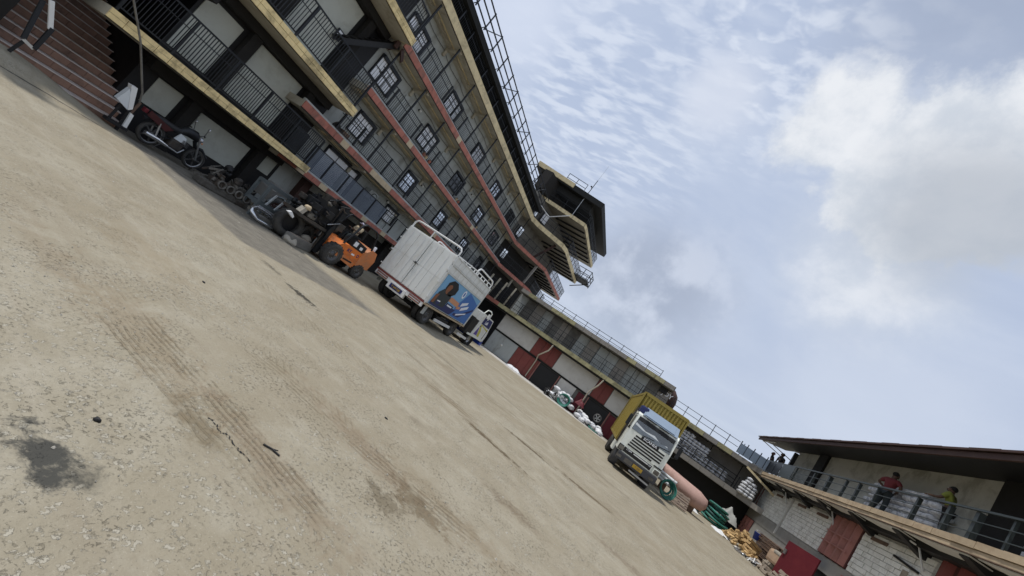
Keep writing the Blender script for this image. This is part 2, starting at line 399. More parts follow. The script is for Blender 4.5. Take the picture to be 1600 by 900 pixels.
# sweep streaks running across the yard
mpS = q.new('ShaderNodeMapping'); q.put(mpS.inputs[0], Pf); mpS.inputs['Rotation'].default_value[2] = R(-8); mpS.inputs['Scale'].default_value = (.5, 5.0, 1)
nS = q.noise(mpS.outputs[0], 1.2, 6, .65, .3)
col = q.mix(q.m('MULTIPLY', q.ss(nS, .50, .72), .38), col, (.285, .24, .18))
col = q.mix(q.m('MULTIPLY', q.ss(nS, .46, .30), .25), col, (.49, .45, .38))
pit = q.m('MULTIPLY', q.ss(q.noise(Pf, 38, 4, .65, .6), .57, .66), q.ss(q.noise(Pf, 2.1, 5, .6, .3), .42, .60))
# pale chips of aggregate showing through the dust near the camera
vo = q.new('ShaderNodeTexVoronoi', feature='F1'); vo.inputs['Scale'].default_value = 25; vo.inputs['Randomness'].default_value = 1
q.put(vo.inputs['Vector'], q.vec(q.m('ADD', gx, q.m('MULTIPLY', nC, .10)), q.m('ADD', gy, q.m('MULTIPLY', q.noise(Pf, 31, 4, .7), .09)), 0))
vd, vc = vo.outputs['Distance'], q.xyz(vo.outputs['Color'])
patch = q.ss(q.m('ADD', q.m('MULTIPLY', q.ss(gy, 3.2, .9), .10), q.m('ADD', q.noise(Pf, 1.1, 5, .65, .3), q.m('MULTIPLY', q.ss(q.vm('DISTANCE', Pf, (-2.4, .9, 0)), 2.2, .4), .16))), .47, .60)
chip = q.m('MULTIPLY', q.m('MULTIPLY', q.ss(vd, .36, .26), q.ss(vc[0], .25, .30)), patch)
vo2 = q.new('ShaderNodeTexVoronoi', feature='F1'); vo2.inputs['Scale'].default_value = 46
q.put(vo2.inputs['Vector'], q.vec(q.m('ADD', gx, q.m('MULTIPLY', nD, .02)), gy, 0))
chip2 = q.m('MULTIPLY', q.m('MULTIPLY', q.ss(vo2.outputs['Distance'], .34, .24), q.ss(q.xyz(vo2.outputs['Color'])[1], .70, .74)), q.ss(q.noise(Pf, 1.7, 4, .6), .40, .58))
chips = q.m('MAXIMUM', chip, q.m('MULTIPLY', chip2, .5))
col = q.mix(q.m('MULTIPLY', chips, .62), col, (.545, .515, .435))
dots = q.m('MULTIPLY', q.ss(q.noise(Pf, 60, 3, .6), .63, .69), .65)
col = q.mix(dots, col, (.13, .115, .09))
height = q.m('ADD', q.m('MULTIPLY', nC, .35), q.m('MULTIPLY', chips, .25))
height = q.m('SUBTRACT', q.m('ADD', height, q.m('MULTIPLY', nB, .5)), q.m('MULTIPLY', pit, .5))
col = q.mix(q.m('MULTIPLY', q.ss(nC, .42, .72), .30), col, (.235, .205, .15))
col = q.mix(q.m('MULTIPLY', q.ss(q.noise(Pf, 9, 6, .7, .4), .52, .72), .22), col, (.25, .215, .155))
col = q.mix(.27, col, (.155, .135, .095))
col = q.mix(q.m('MULTIPLY', pit, .30), col, (.13, .11, .08))
spk = q.ss(q.noise(Pf, 70, 3, .6), .62, .68)
col = q.mix(q.m('MULTIPLY', spk, .25), col, (.56, .53, .45))
# tyre tracks: (x0,y0,x1,y1,half width,darkness,ribs across)
def seg(x0, y0, x1, y1):
    L = math.hypot(x1-x0, y1-y0); ux, uy = (x1-x0)/L, (y1-y0)/L
    a = q.m('ADD', q.m('MULTIPLY', q.m('SUBTRACT', gx, x0), ux), q.m('MULTIPLY', q.m('SUBTRACT', gy, y0), uy))
    c = q.m('ADD', q.m('MULTIPLY', q.m('SUBTRACT', gx, x0), -uy), q.m('MULTIPLY', q.m('SUBTRACT', gy, y0), ux))
    c = q.m('ADD', c, q.m('MULTIPLY', q.m('SUBTRACT', wob2, .5), .22))
    return a, c, L
def track(x0, y0, x1, y1, hw, dark, ribs, lug=0):
    global col, height
    a, c, L = seg(x0, y0, x1, y1)
    inside = q.m('MULTIPLY', q.ss(q.m('ABSOLUTE', c), hw*1.1, hw*.75), q.m('MULTIPLY', q.ss(a, -.15*L, .12*L), q.ss(a, L*1.2, L*.8)))
    inside = q.m('MULTIPLY', inside, q.ss(q.m('ADD', wob, q.m('MULTIPLY', nC, .5)), .60, .90))
    rb = q.ss(q.m('SINE', q.m('MULTIPLY', q.m('ADD', c, q.m('MULTIPLY', nB, .05)), ribs)), .1, .8)
    if lug: rb = q.m('MAXIMUM', q.m('MULTIPLY', rb, .4), q.ss(q.m('SINE', q.m('ADD', q.m('MULTIPLY', a, lug), q.m('MULTIPLY', c, ribs*.8))), .2, .9))
    mk = q.m('MULTIPLY', inside, rb)
    col = q.mix(q.m('MULTIPLY', q.m('MULTIPLY', inside, .35), dark), col, (.245, .205, .135))
    col = q.mix(q.m('MULTIPLY', mk, dark), col, (.155, .125, .08))
    height = q.m('SUBTRACT', height, q.m('MULTIPLY', mk, .9*dark))
track(-3.6, 2.28, -.8, 2.40, .13, .60, 120)
track(-3.5, 2.02, -1.2, 2.10, .11, .42, 110)
track(-4.4, 2.50, -1.9, 2.28, .14, .2, 75, 70)
track(-2.9, 3.18, .4, 3.84, .15, .55, 95)
track(-3.1, 3.35, -1.3, 3.62, .13, .3, 80, 60)
track(-4.6, 1.98, -2.0, 1.58, .09, .15, 120, 95)
track(-1.9, 6.82, -.5, 6.68, .12, .95, 60)
track(-1.5, 8.45, -.5, 8.80, .14, .9, 55)
track(-.1, 8.7, 1.1, 9.0, .14, .7, 55)
track(-3.4, 7.0, -1.9, 7.2, .2, .7, 45)
track(-6.2, 4.6, -2.5, 5.3, .16, .4, 70, 40)
track(-5.5, 9.5, 1.5, 11.6, .3, .5, 30)
track(-4.0, 12.3, 1.0, 14.2, .3, .45, 30)
# oil and damp stains: centre, radii, strength
for (sx, sy, ax, ay, st, cc) in ((-1.84, 1.31, .15, .10, .95, (.05, .05, .045)), (-1.68, 1.40, .10, .05, .5, (.08, .075, .06)), (-1.3, 6.77, .55, .06, .85, (.10, .075, .045)), (-1.0, 8.6, .5, .07, .85, (.10, .075, .045)), (.5, 8.86, .6, .08, .8, (.12, .09, .055)), (-1.6, 6.83, .35, .07, .6, (.12, .09, .055)), (-3.9, 8.0, .7, .1, .5, (.16, .13, .09)), (-4.6, 10.6, 1.2, .12, .6, (.14, .12, .09)), (-2.9, 12.4, 1.4, .14, .5, (.16, .135, .1)), (.8, 12.2, 1.4, .16, .5, (.16, .135, .1)), (-5.55, 5.75, .34, .10, .95, (.05, .045, .035)), (-6.65, 5.8, .26, .09, .7, (.09, .08, .06)),
        (-1.03, 3.08, .17, .12, .8, (.15, .125, .085)), (-.85, 3.40, .25, .11, .8, (.14, .115, .075)), (-1.05, 3.5, .2, .07, .6, (.12, .10, .065)), (-1.95, 4.95, .2, .1, .55, (.18, .15, .11)), (-2.02, 2.06, .3, .10, .65, (.15, .12, .075)),
        (-.3, 5.0, .35, .12, .6, (.14, .105, .07)), (-7.2, 3.4, .9, .35, .35, (.22, .18, .12)), (-3.5, 9.6, 1.2, .25, .5, (.2, .16, .11)), (.2, 3.1, .2, .2, .35, (.2, .15, .1)), (1.4, 6.6, .8, .12, .5, (.16, .12, .08)), (-4.8, 3.0, .8, .4, .35, (.25, .20, .13)), (-3.1, 2.15, .9, .22, .45, (.22, .17, .11)), (-1.5, 2.35, .7, .16, .45, (.2, .15, .1)), (-1.6, 3.45, .9, .16, .5, (.2, .15, .1)), (-.5, 3.75, .8, .14, .45, (.2, .155, .1)), (-4.1, 1.9, .8, .12, .4, (.22, .175, .12)), (-2.6, 7.1, .8, .2, .5, (.2, .16, .11)), (2.2, 9.2, 1.4, .3, .4, (.24, .2, .14)), (-5.0, 13.5, 2.0, .5, .3, (.24, .2, .15))):
    dxn = q.m('DIVIDE', q.m('SUBTRACT', gx, sx), ax); dyn = q.m('DIVIDE', q.m('SUBTRACT', gy, sy), ay)
    rr_ = q.m('SQRT', q.m('ADD', q.m('MULTIPLY', dxn, dxn), q.m('MULTIPLY', dyn, dyn)))
    rr_ = q.m('ADD', rr_, q.m('ADD', q.m('MULTIPLY', q.m('SUBTRACT', q.noise(Pf, 7.5, 5, .65, .5), .5), 4.2), q.m('MULTIPLY', q.m('SUBTRACT', nC, .5), 2.0)))
    col = q.mix(q.m('MULTIPLY', q.ss(rr_, 1.6, .5 if st >= .8 else .1), st), col, cc)
# darker grey patch of ground in front of the near left block
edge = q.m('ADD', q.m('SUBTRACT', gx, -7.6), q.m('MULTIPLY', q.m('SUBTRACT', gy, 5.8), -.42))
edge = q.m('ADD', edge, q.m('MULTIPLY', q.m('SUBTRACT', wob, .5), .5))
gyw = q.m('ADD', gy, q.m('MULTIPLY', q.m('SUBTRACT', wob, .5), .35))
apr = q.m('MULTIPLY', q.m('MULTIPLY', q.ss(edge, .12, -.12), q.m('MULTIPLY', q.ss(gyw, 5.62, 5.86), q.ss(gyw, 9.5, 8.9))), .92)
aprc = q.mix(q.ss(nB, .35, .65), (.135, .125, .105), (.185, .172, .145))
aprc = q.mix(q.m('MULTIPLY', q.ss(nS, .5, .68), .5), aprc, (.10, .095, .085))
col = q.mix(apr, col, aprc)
# dark crack/channel parallel to the left building
cr = q.m('ADD', q.m('SUBTRACT', gx, -12.72), q.m('MULTIPLY', q.m('SUBTRACT', wob2, .5), .35))
crm = q.m('MULTIPLY', q.ss(q.m('ABSOLUTE', cr), .045, .015), q.ss(q.m('ADD', wob, nC), .78, .92))
crm = q.m('MULTIPLY', crm, q.ss(gy, 8.4, 7.8))
col = q.mix(q.m('MULTIPLY', crm, .9), col, (.05, .045, .04))
# pale cement skim in front of the warehouse
sk = q.m('ADD', q.m('SUBTRACT', gy, 25.8), q.m('MULTIPLY', q.m('SUBTRACT', wob2, .5), 1.2))
col = q.mix(q.m('MULTIPLY', q.ss(sk, -.4, .5), q.m('MULTIPLY', q.ss(gx, 1.2, .2), .75)), col, (.56, .55, .53))
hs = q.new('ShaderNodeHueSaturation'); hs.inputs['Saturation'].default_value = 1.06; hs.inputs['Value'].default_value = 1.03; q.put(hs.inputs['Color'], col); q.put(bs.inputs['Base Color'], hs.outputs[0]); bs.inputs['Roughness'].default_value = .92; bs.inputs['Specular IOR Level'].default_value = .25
bp = q.new('ShaderNodeBump'); bp.inputs['Strength'].default_value = .75; bp.inputs['Distance'].default_value = .03
q.put(bp.inputs['Height'], height); q.l.new(bp.outputs[0], bs.inputs['Normal'])
xs = [-600, -120, -40, -24]+[-18+.4*i for i in range(56)]+[5+1.5*i for i in range(14)]+[40, 120, 600]
ys = [-600, -120, -30, -6]+[-3+.4*i for i in range(40)]+[14+2*i for i in range(18)]+[70, 160, 700]
G = MB(); G.add([(x, y, gz(x, y)+(.006*math.sin(x*1.7+y*.9)*math.sin(y*1.3-x*.4) if -11 < x < 8 and 1 < y < 25 else 0)) for y in ys for x in xs],
      [(j*len(xs)+i, j*len(xs)+i+1, (j+1)*len(xs)+i+1, (j+1)*len(xs)+i) for j in range(len(ys)-1) for i in range(len(xs)-1)], True)
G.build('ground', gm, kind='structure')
# loose grit and small stones lying on the yard (nobody could count them)
rg = random.Random(3); gb_ = MB()
for i in range(900):
    if i < 620: x, y = rg.uniform(-4.5, 1.2), rg.uniform(.7, 6); s_ = rg.uniform(.003, .009)*(1 if rg.random() > .06 else 2)
    else: x, y = rg.uniform(-12, 5), rg.uniform(3, 22); s_ = rg.uniform(.008, .022)
    a = rg.uniform(0, 6.28); h = s_*rg.uniform(.4, .8); z = gz(x, y)+.004
    pts = [(x+math.cos(a+t)*s_*rg.uniform(.7, 1.3), y+math.sin(a+t)*s_*rg.uniform(.7, 1.2), z-.004) for t in (0, 1.57, 3.14, 4.7)]
    gb_.add(pts+[(x, y, z+h)], [(0, 1, 4), (1, 2, 4), (2, 3, 4), (3, 0, 4)])
gb_.build('loose_grit', M_stone, kind='stuff')

# a broken crack in the dust, a twig and two dark pebbles near the camera
ck = [(-2.06, 2.16), (-1.99, 2.18), (-1.91, 2.165), (-1.88, 2.20), (-1.83, 2.20), (-1.74, 2.195), (-1.62, 2.215)]
cb_ = MB()
for i in range(len(ck)-1):
    a, b_ = Vector((*ck[i], .006)), Vector((*ck[i+1], .006)); n_ = Vector((-(b_-a).y, (b_-a).x, 0)).normalized()
    for j in range(6):
        t0, t1 = j/6, (j+1)/6; w0 = random.Random(i*9+j).uniform(.0015, .007)*(0.2 if (i*6+j) % 5 == 3 else 1); o_ = n_*.007*math.sin(i*2.3+j*.9)
        p0, p1 = a.lerp(b_, t0)+o_, a.lerp(b_, t1)+o_
        cb_.add([p0-n_*w0, p1-n_*w0*.8, p1+n_*w0*.8, p0+n_*w0], [(0, 1, 2, 3)])
cb_.build('ground_crack', M_black, kind='structure')
tw_ = thing('twig', 'thin dark twig lying across the near tyre track', 'twig', (-1.70, 2.435, 0)); MB().tube([(-.06, -.03, .008), (.0, .0, .012), (.07, .02, .008)], .006, 6).build('stem', M_black, tw_); MB().tube([(.0, 0, .012), (.03, .03, .016)], .004, 5).build('stub', M_black, tw_)
for i, (x, y) in enumerate(((-2.06, 1.56), (-3.35, 1.25), (-2.0, 4.3), (-4.6, 3.4))):
    t_ = thing('pebble', ('dark flat pebble above the near oil stain', 'small dark pebble at the left edge of the yard', 'dark pebble on the open ground beyond the long track', 'dark pebble on the left of the open ground')[i], 'pebble', (x, y, 0)); MB().blob((0, 0, .006), (.022, .014, .01), i, 2, .25).build('stone', M_black, t_)
# ------------------------------------------------------------------ near block on the left
NB = thing('apartment_block', 'dark near block with yellow tiled balcony edges and large white panels beside the brown stair', 'building', (-15.5, 7, 0), world=True)
WX, SX = -15.5, -14.0
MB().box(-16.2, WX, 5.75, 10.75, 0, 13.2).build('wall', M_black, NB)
def panel(y0, y1, z0, z1):
    MB().cbox(WX-.02, WX+.035, y0, y1, z0, z1, .012).build('wall_panel', M_white_wall, NB)
for a in ((6.26, 6.98, .90, 1.79), (7.61, 9.47, .60, 1.69), (10.05, 10.6, 1.2, 2.05), (5.85, 6.98, 2.72, 4.64), (7.6, 9.44, 2.72, 4.74), (7.15, 9.41, 5.75, 8.54), (5.85, 6.6, 5.75, 8.5), (7.15, 9.41, 9.6, 11.6)):
    panel(*a)
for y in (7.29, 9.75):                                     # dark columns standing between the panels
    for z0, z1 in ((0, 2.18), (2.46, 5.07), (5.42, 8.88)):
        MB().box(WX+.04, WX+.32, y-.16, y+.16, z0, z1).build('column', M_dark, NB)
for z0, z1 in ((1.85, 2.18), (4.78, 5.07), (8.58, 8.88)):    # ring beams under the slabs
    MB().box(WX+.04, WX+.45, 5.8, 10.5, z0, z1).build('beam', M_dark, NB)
tileY = unit_brick(M_yellow_tile)
rg = random.Random(11)
def slab(y0, y1, z0, z1, rows=2, tl=.33):
    s_ = MB().box(WX-.02, SX+.03, y0, y1, z0, z1).build('balcony_slab', M_soffit, NB)
    MB().box(SX+.03, SX+.045, y0, y1, z0-.02, z0+.0).build('drip_edge', M_black, s_)
    h = (z1-z0)/rows; n = int((y1-y0)/tl)
    for r_ in range(rows):
        for i in range(n):
            L = (y1-y0)/n
            o = inst('tile', tileY, (SX+.055+rg.uniform(-.006, .006), y0+(i+.5)*L+(0 if r_ else .0), z0+(r_+.5)*h), (rg.uniform(-.012, .012), 0, rg.uniform(-.01, .01)), (.05, L*rg.uniform(.955, .985), h*.93), NB)
    e = MB().box(WX+.3, SX+.08, y1, y1+.04, z0, z1).build('end_face', M_yellow_plain, s_)
slab(4.2, 10.6, 2.19, 2.45); slab(5.8, 10.6, 5.08, 5.41); slab(6.2, 10.6, 8.90, 9.22)
def rail_dense(y0, y1, z0, z1, x=SX-.08, sp=.078, posts=1.22):
    r_ = thing_part('railing', NB)
    MB().box(x-.025, x+.025, y0, y1, z1-.05, z1).build('rail', M_ink, r_)
    MB().box(x-.02, x+.02, y0, y1, z0+.10, z0+.14).build('rail', M_ink, r_)
    MB().box(x-.012, x+.012, y0, y1, z0+(z1-z0)*.70, z0+(z1-z0)*.70+.025).build('rail', M_ink, r_)
    y = y0
    while y <= y1+.01:
        MB().box(x-.03, x+.03, y-.03, y+.03, z0, z1-.052).build('post', M_ink, r_); y += (y1-y0)/round((y1-y0)/posts)
    m_ = MB(); y = y0+sp
    while y < y1-.02:
        m_.box(x-.009, x+.009, y-.009, y+.009, z0+.141, z1-.052); y += sp
    m_.build('baluster', M_ink, r_, kind='stuff')
def thing_part(name, parent):
    o = bpy.data.objects.new(name, None); C.objects.link(o); o.parent = parent; o.empty_display_size = .1
    if parent.name in WM: o.matrix_parent_inverse = WM[parent.name].inverted()
    return o
rail_dense(4.3, 10.5, 2.45, 3.66); rail_dense(5.85, 10.5, 5.41, 6.74, sp=.10, posts=1.66)
rail_dense(6.25, 10.5, 9.22, 10.4, sp=.11)
# grey-boarded lower wall behind the first balcony, dark tank on the right end
MB().cbox(WX+.05, WX+.6, 9.9, 10.55, 2.47, 3.5, .06).build('meter_cabinet', M_ink, NB)
MB().cbox(-15.42, -15.36, 9.0, 9.3, 6.95, 7.35, .01).build('window_vent', M_frame, NB)
MB().box(-15.355, -15.345, 9.05, 9.25, 7.0, 7.3).build('pane', M_reflection_glass, NB)
# steel stair flight joining the two blocks
st = thing_part('stair_flight', NB)
for x in (-15.35, -14.75): MB().beam((x, 9.0, 6.9), (x, 10.85, 8.8), .06, .2).build('stringer', M_black, st)
for i in range(9):
    t = (i+.5)/9; MB().box(-15.33, -14.77, 9.0+1.85*t-.11, 9.0+1.85*t+.09, 6.92+1.9*t, 6.96+1.9*t).build('tread', M_black, st)
MB().beam((-14.6, 10.62, 8.72), (-15.4, 10.95, 8.72), .16, .3).build('landing_beam', M_rust, st)
MB().beam((-14.3, 10.7, 8.62), (-14.55, 11.2, 8.45), .06, .2).build('landing_beam', M_rust, st)
# ceiling void above the stair and dark side wall
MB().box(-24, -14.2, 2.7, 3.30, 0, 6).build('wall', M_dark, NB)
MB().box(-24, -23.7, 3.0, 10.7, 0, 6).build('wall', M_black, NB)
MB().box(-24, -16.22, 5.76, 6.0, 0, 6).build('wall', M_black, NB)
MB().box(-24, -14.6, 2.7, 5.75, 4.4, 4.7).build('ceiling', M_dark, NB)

# ------------------------------------------------------------------ brown tiled stair
ST = thing('staircase', 'wide flight of brown tiled steps with pale nosings at the left edge', 'stairs', (-14, 4.7, 0), world=True)
RI, RU, Y0, Y1 = .202, .43, 3.42, 5.72
tileB = unit_brick(M_stair); rg = random.Random(5)
for i in range(17):
    x = -13.98-RU*i; z = RI*i
    MB().box(-21.5, x, Y0, Y1, z+.001 if i else -.05, z+RI-.03).build('step', M_stair, ST)
    nt = 7
    for j in range(nt):
        L = (Y1-Y0)/nt; off = (.5*L if i % 2 else 0)
        yc = Y0+(j+.5)*L
        if i < 13: inst('tile', tileB, (x+.008, yc, z+RI*.46), (0, rg.uniform(-.01, .01), 0), (.02+rg.uniform(0, .006), L*.975, RI*.80), ST)
    MB().box(x-RU, x+.035, Y0, Y1+.012, z+RI-.028, z+RI).build('nosing', M_nosing, ST)
HR = thing('stair_guard', 'bent black metal guard with one white upright standing on the brown stair', 'handrail', (-13.6, 3.6, .3), world=True)
MB().beam((-13.7, 3.38, 1.62), (-13.6, 3.52, .72), .07).build('bar', M_ink, HR)
MB().beam((-13.55, 3.70, .66), (-13.6, 3.70, 1.24), .07).build('bar', M_ink, HR)
MB().beam((-13.6, 3.52, .72), (-13.55, 3.70, .66), .06).build('bar', M_steel, HR)
MB().beam((-13.62, 3.69, 1.2), (-13.62, 3.44, 1.72), .075).build('upright', M_whitesteel, HR)
MB().beam((-13.6, 3.5, .34), (-13.6, 3.55, .72), .05).build('leg', M_ink, HR)
PO = thing('leaning_pole', 'thin rusty pole leaning in front of the dark opening right of the brown stair', 'pole', (-13.75, 5.6, 0), world=True)
MB().tube([(-13.75, 5.62, .9), (-13.72, 5.5, 1.2), (-13.6, 4.8, 2.2), (-13.55, 4.2, 2.9), (-13.5, 3.6, 3.7)], .024, 8).build('shaft', M_scrap2, PO)
MB().beam((-13.75, 5.62, 0), (-13.75, 5.62, .95), .05).build('foot', M_oldwood, PO)
WS = thing('white_stand', 'white painted metal stand of two stacked angled pieces at the right foot of the stair', 'stand', (-13.65, 5.5, 0), world=True)
MB().prism([(-13.6, 5.22, 1.20), (-13.6, 5.34, 1.22), (-13.6, 5.54, .70), (-13.6, 5.48, .62)], (-.22, 0, 0)).build('upper_plate', M_whitesteel, WS)
MB().prism([(-13.6, 5.18, .72), (-13.6, 5.24, 1.1), (-13.6, 5.30, 1.02), (-13.6, 5.47, .62)], (-.18, 0, 0)).build('upper_tray', M_palepipe, WS)
MB().prism([(-13.6, 5.56, .60), (-13.6, 5.64, .58), (-13.6, 5.70, .20), (-13.6, 5.62, .18)], (-.2, 0, 0)).build('lower_plate', M_whitesteel, WS)
MB().beam((-13.7, 5.6, 0), (-13.7, 5.55, .62), .06).build('leg', M_ink, WS)
MB().beam((-13.7, 5.35, .2), (-13.7, 5.35, .7), .05).build('leg', M_ink, WS)
MB().box(-13.85, -13.6, 5.3, 5.75, .12, .2).build('base', M_black, WS)
# ------------------------------------------------------------------ long facade behind the truck
FB = thing('apartment_building', 'long grey apartment building with red and yellow balcony bands and dark barred windows', 'building', (-15.5, 20, 0), world=True)
FX = -14.5
FE = 31.0
MB().box(-17.5, WX, 10.76, FE, 0, 12.7).build('wall', M_wall_grey, FB)
tileR = unit_brick(M_red_tile); tileC = unit_brick(M_cream_tile)
rg = random.Random(21)
LV = [(2.05, 2.30, 9.7), (4.00, 4.30, 9.2), (6.32, 6.62, 10.7), (8.82, 9.15, 10.75), (11.48, 11.90, 10.75)]
bare = {0: lambda y: rg.random() < .12, 1: lambda y: (11.2 < y < 11.7) or (13.3 < y < 15.2) or rg.random() < .06, 2: lambda y: rg.random() < .05, 3: lambda y: rg.random() < .03}
for li, (z0, z1, ys_) in enumerate(LV):
    last = li == 4
    sl = MB().box(WX-.02, FX+.03, ys_, FE, z0, z1-.02).build('balcony_slab', M_soffit, FB)
    MB().box(FX+.031, FX+.042, ys_, FE, z0-.015, z0+.022).build('drip_edge', M_black, sl)
    if last:
        n = 28; L = (FE-ys_)/n
        for i in range(n): inst('tile', unit_brick(M_yellow_plain), (FX+.05, ys_+(i+.5)*L, (z0+z1)/2+.012), (0, 0, rg.uniform(-.002, .002)), (.045, L*.994, z1-z0-.03), FB)
    else:
        n = int((FE-ys_)/.42); L = (FE-ys_)/n
        for i in range(n):
            y = ys_+(i+.5)*L; me = tileC if bare[li](y) else tileR
            inst('tile', me, (FX+.05+rg.uniform(-.006, .006), y, (z0+z1)/2+.012), (rg.uniform(-.01, .01), 0, rg.uniform(-.008, .008)), (.045, L*rg.uniform(.965, .985), z1-z0-.03), FB)
    # kerb of render on the slab edge, longitudinal drop beam against the wall
    MB().box(FX-.14, FX+.0, ys_, FE, z1-.018, z1+.075).build('kerb', M_wall_grey if not last else M_yellow_plain, FB)
    if li:
        MB().box(WX+.02, WX+.30, max(ys_, 10.8), FE-.2, z0-.07, z0-.001).build('edge_beam', M_soffit, FB)
        MB().box(WX+.46, WX+.50, max(ys_, 10.8), FE-.2, z0-.05, z0-.001).build('edge_beam', M_yellow_plain, FB)
        y = 11.15
        while y < FE-.4:
            big = int(round((y-11.15)/2.2)) % 2 == 1
            if big: MB().prism([(WX+.01, y-.07, z0-.002), (FX-.05, y-.07, z0-.002), (FX-.05, y-.07, z0-.09), (WX+.12, y-.07, z0-.22), (WX+.12, y-.07, z0-.50), (WX+.01, y-.07, z0-.52)], (0, .14, 0)).build('bracket', M_soffit, FB)
            else: MB().prism([(WX+.301, y-.06, z0-.002), (FX-.1, y-.06, z0-.002), (FX-.1, y-.06, z0-.05), (WX+.301, y-.06, z0-.09)], (0, .12, 0)).build('bracket', M_soffit, FB)
            if big and li < 4: MB().box(WX+.005, WX+.07, y-.13, y+.13, LV[li-1][1]+.01, z0-.61).build('pilaster', M_wall_grey, FB)
            y += 2.2
# windows
def window(yc, wd, z0, z1, parent=FB, vx=3, hz=2, pale_pane=False, fm=None):
    f = MB(); x = WX
    f.box(x-.001, x+.10, yc-wd/2-.05, yc-wd/2, z0-.06, z1+.14); f.box(x-.001, x+.13, yc+wd/2, yc+wd/2+.13, z0-.06, z1+.14)
    f.box(x, x+.16, yc-wd/2, yc+wd/2, z1, z1+.14); f.box(x, x+.10, yc-wd/2, yc+wd/2, z0-.05, z0)
    fr = f.build('window', M_frame, parent)
    MB().box(x+.005, x+.03, yc-wd/2+.003, yc+wd/2-.003, z0+.003, z1-.003).build('pane', M_reflection_glass if pale_pane else rg.choice([M_glass, M_glass, M_reflection_glass, M_windscreen]), fr)
    bars = MB()
    for i in range(1, vx): yy = yc-wd/2+wd*i/vx; bars.box(x+.035, x+.055, yy-.012, yy+.012, z0+.002, z1-.002)
    for i in range(1, hz): zz = z0+(z1-z0)*i/hz; bars.box(x+.063, x+.075, yc-wd/2+.002, yc+wd/2-.002, zz-.016, zz+.016)
    bars.build('mullion', M_frame, fr)
    gr = MB(); nn = int(wd/.15)
    for i in range(1, nn): yy = yc-wd/2+wd*i/nn; gr.box(x+.056, x+.062, yy-.005, yy+.005, z0+.002, z1-.002)
    if not fm: gr.build('grille', M_frame, fr, kind='stuff')
for yc in (12.45, 16.9, 21.3, 25.7, 29.6):
    window(yc, 1.02, 4.95, 5.85, pale_pane=yc < 15) if yc < 15 else window(yc, .95, 4.85, 5.78)
for yc in (11.7, 16.05, 20.4, 24.85, 29.0): window(yc, 1.25, 7.30, 8.24, pale_pane=yc < 18)
for yc in (11.6, 16.0, 20.35, 24.7, 29.1): window(yc, 1.3, 9.75, 10.58, pale_pane=yc < 21)
window(12.9, 2.1, 2.45, 3.74, vx=3, hz=1, pale_pane=True, fm=True)
for yc in (17.3, 21.4, 26): window(yc, 1.0, 2.9, 3.6)
for yc in (12.2, 14.4, 16.6, 18.8, 21.0, 23.2, 25.4, 27.6): window(yc, .55, 12.02, 12.32, vx=2, hz=1)
for y, z in ((18.0, 5.9), (14.4, 8.35), (22.6, 8.3), (16.6, 3.8)):
    a = thing('wall_lamp', 'small white lamp on the grey facade wall of the long apartment building', 'lamp', (WX, y, z), group='facade wall lamps')
    MB().box(.0, .06, -.05, .05, -.04, .04).build('bracket', M_ink, a); MB().blob((.12, 0, -.02), (.07, .07, .08), 2, 1, 0).build('globe', M_lamp, a)
for z, s_ in ((8.62, .10), (6.12, .14), (11.2, .12)):
    a = thing('wall_cable', 'thin dark cable sagging along the facade wall under a balcony slab', 'cable', (WX, 20, 0), world=True, group='cables under the slabs')
    pts = [(WX+.06, 11+.55*i, z-s_*abs(math.sin(i*.8))) for i in range(36)]
    MB().tube(pts, .012, 5).build('cable', M_black, a); MB().box(WX, WX+.08, 10.95, 11.1, z-.05, z+.1).build('junction_box', M_plinth, a)
# doors between windows
for z0, ys_ in ((4.31, (14.7, 19.2, 23.6, 27.8)), (6.63, (14.1, 18.5, 22.8, 27.1)), (9.16, (14.0, 18.4, 22.7, 27.0))):
    for y in ys_:
        MB().cbox(WX-.01, WX+.03, y-.42, y+.42, z0, z0+1.55, .01).build('door', M_wall_grey, FB)
# railings: rails, storey-high rods and a thin baluster mesh
def far_rail(z, y0, y1, ztop, x=FX-.10, h=1.05, name='railing'):
    r_ = thing_part(name, FB)
    for t in (1.0, .72, .14): MB().box(x-.016, x+.016, y0, y1, z+h*t-.016, z+h*t+.016).build('rail', M_ink, r_)
    y = y0+.15; i = 0
    while y < y1:
        MB().box(x+.02, x+.08, y-.036, y+.036, z-.12, ztop if i % 2 == 0 else z+h+.02).build('rod', M_ink, r_); y += 1.1; i += 1
    m_ = MB(); y = y0+.11
    while y < y1: m_.box(x-.007, x+.007, y-.007, y+.007, z+.148, z+h-.02); y += .11
    m_.build('baluster', M_ink, r_, kind='stuff')
far_rail(4.30, 10.7, FE, 6.30); far_rail(6.62, 10.75, FE, 8.80); far_rail(9.15, 10.8, FE, 11.46); far_rail(11.92, 10.8, FE, 12.64, h=.68)
# first storey: blue-grey corrugated panels behind the rail
r1 = thing_part('railing', FB)
MB().box(FX-.11, FX-.07, 10.7, FE, 3.33, 3.37).build('rail', M_ink, r1)
y = 10.75; rg = random.Random(4)
while y < 21:
    MB().box(FX-.12, FX-.06, y-.025, y+.025, 2.3, 3.33).build('post', M_ink, r1)
    pm = MB(); n = 13
    for i in range(18): pm.box(FX-.10, FX-.088, y+.03+i/18, y+.03+i/18+.034, 2.36, 3.325)
    if y < 16.0: pm.build('infill_panel', M_bluecor, r1, kind='stuff')
    y += 1.06
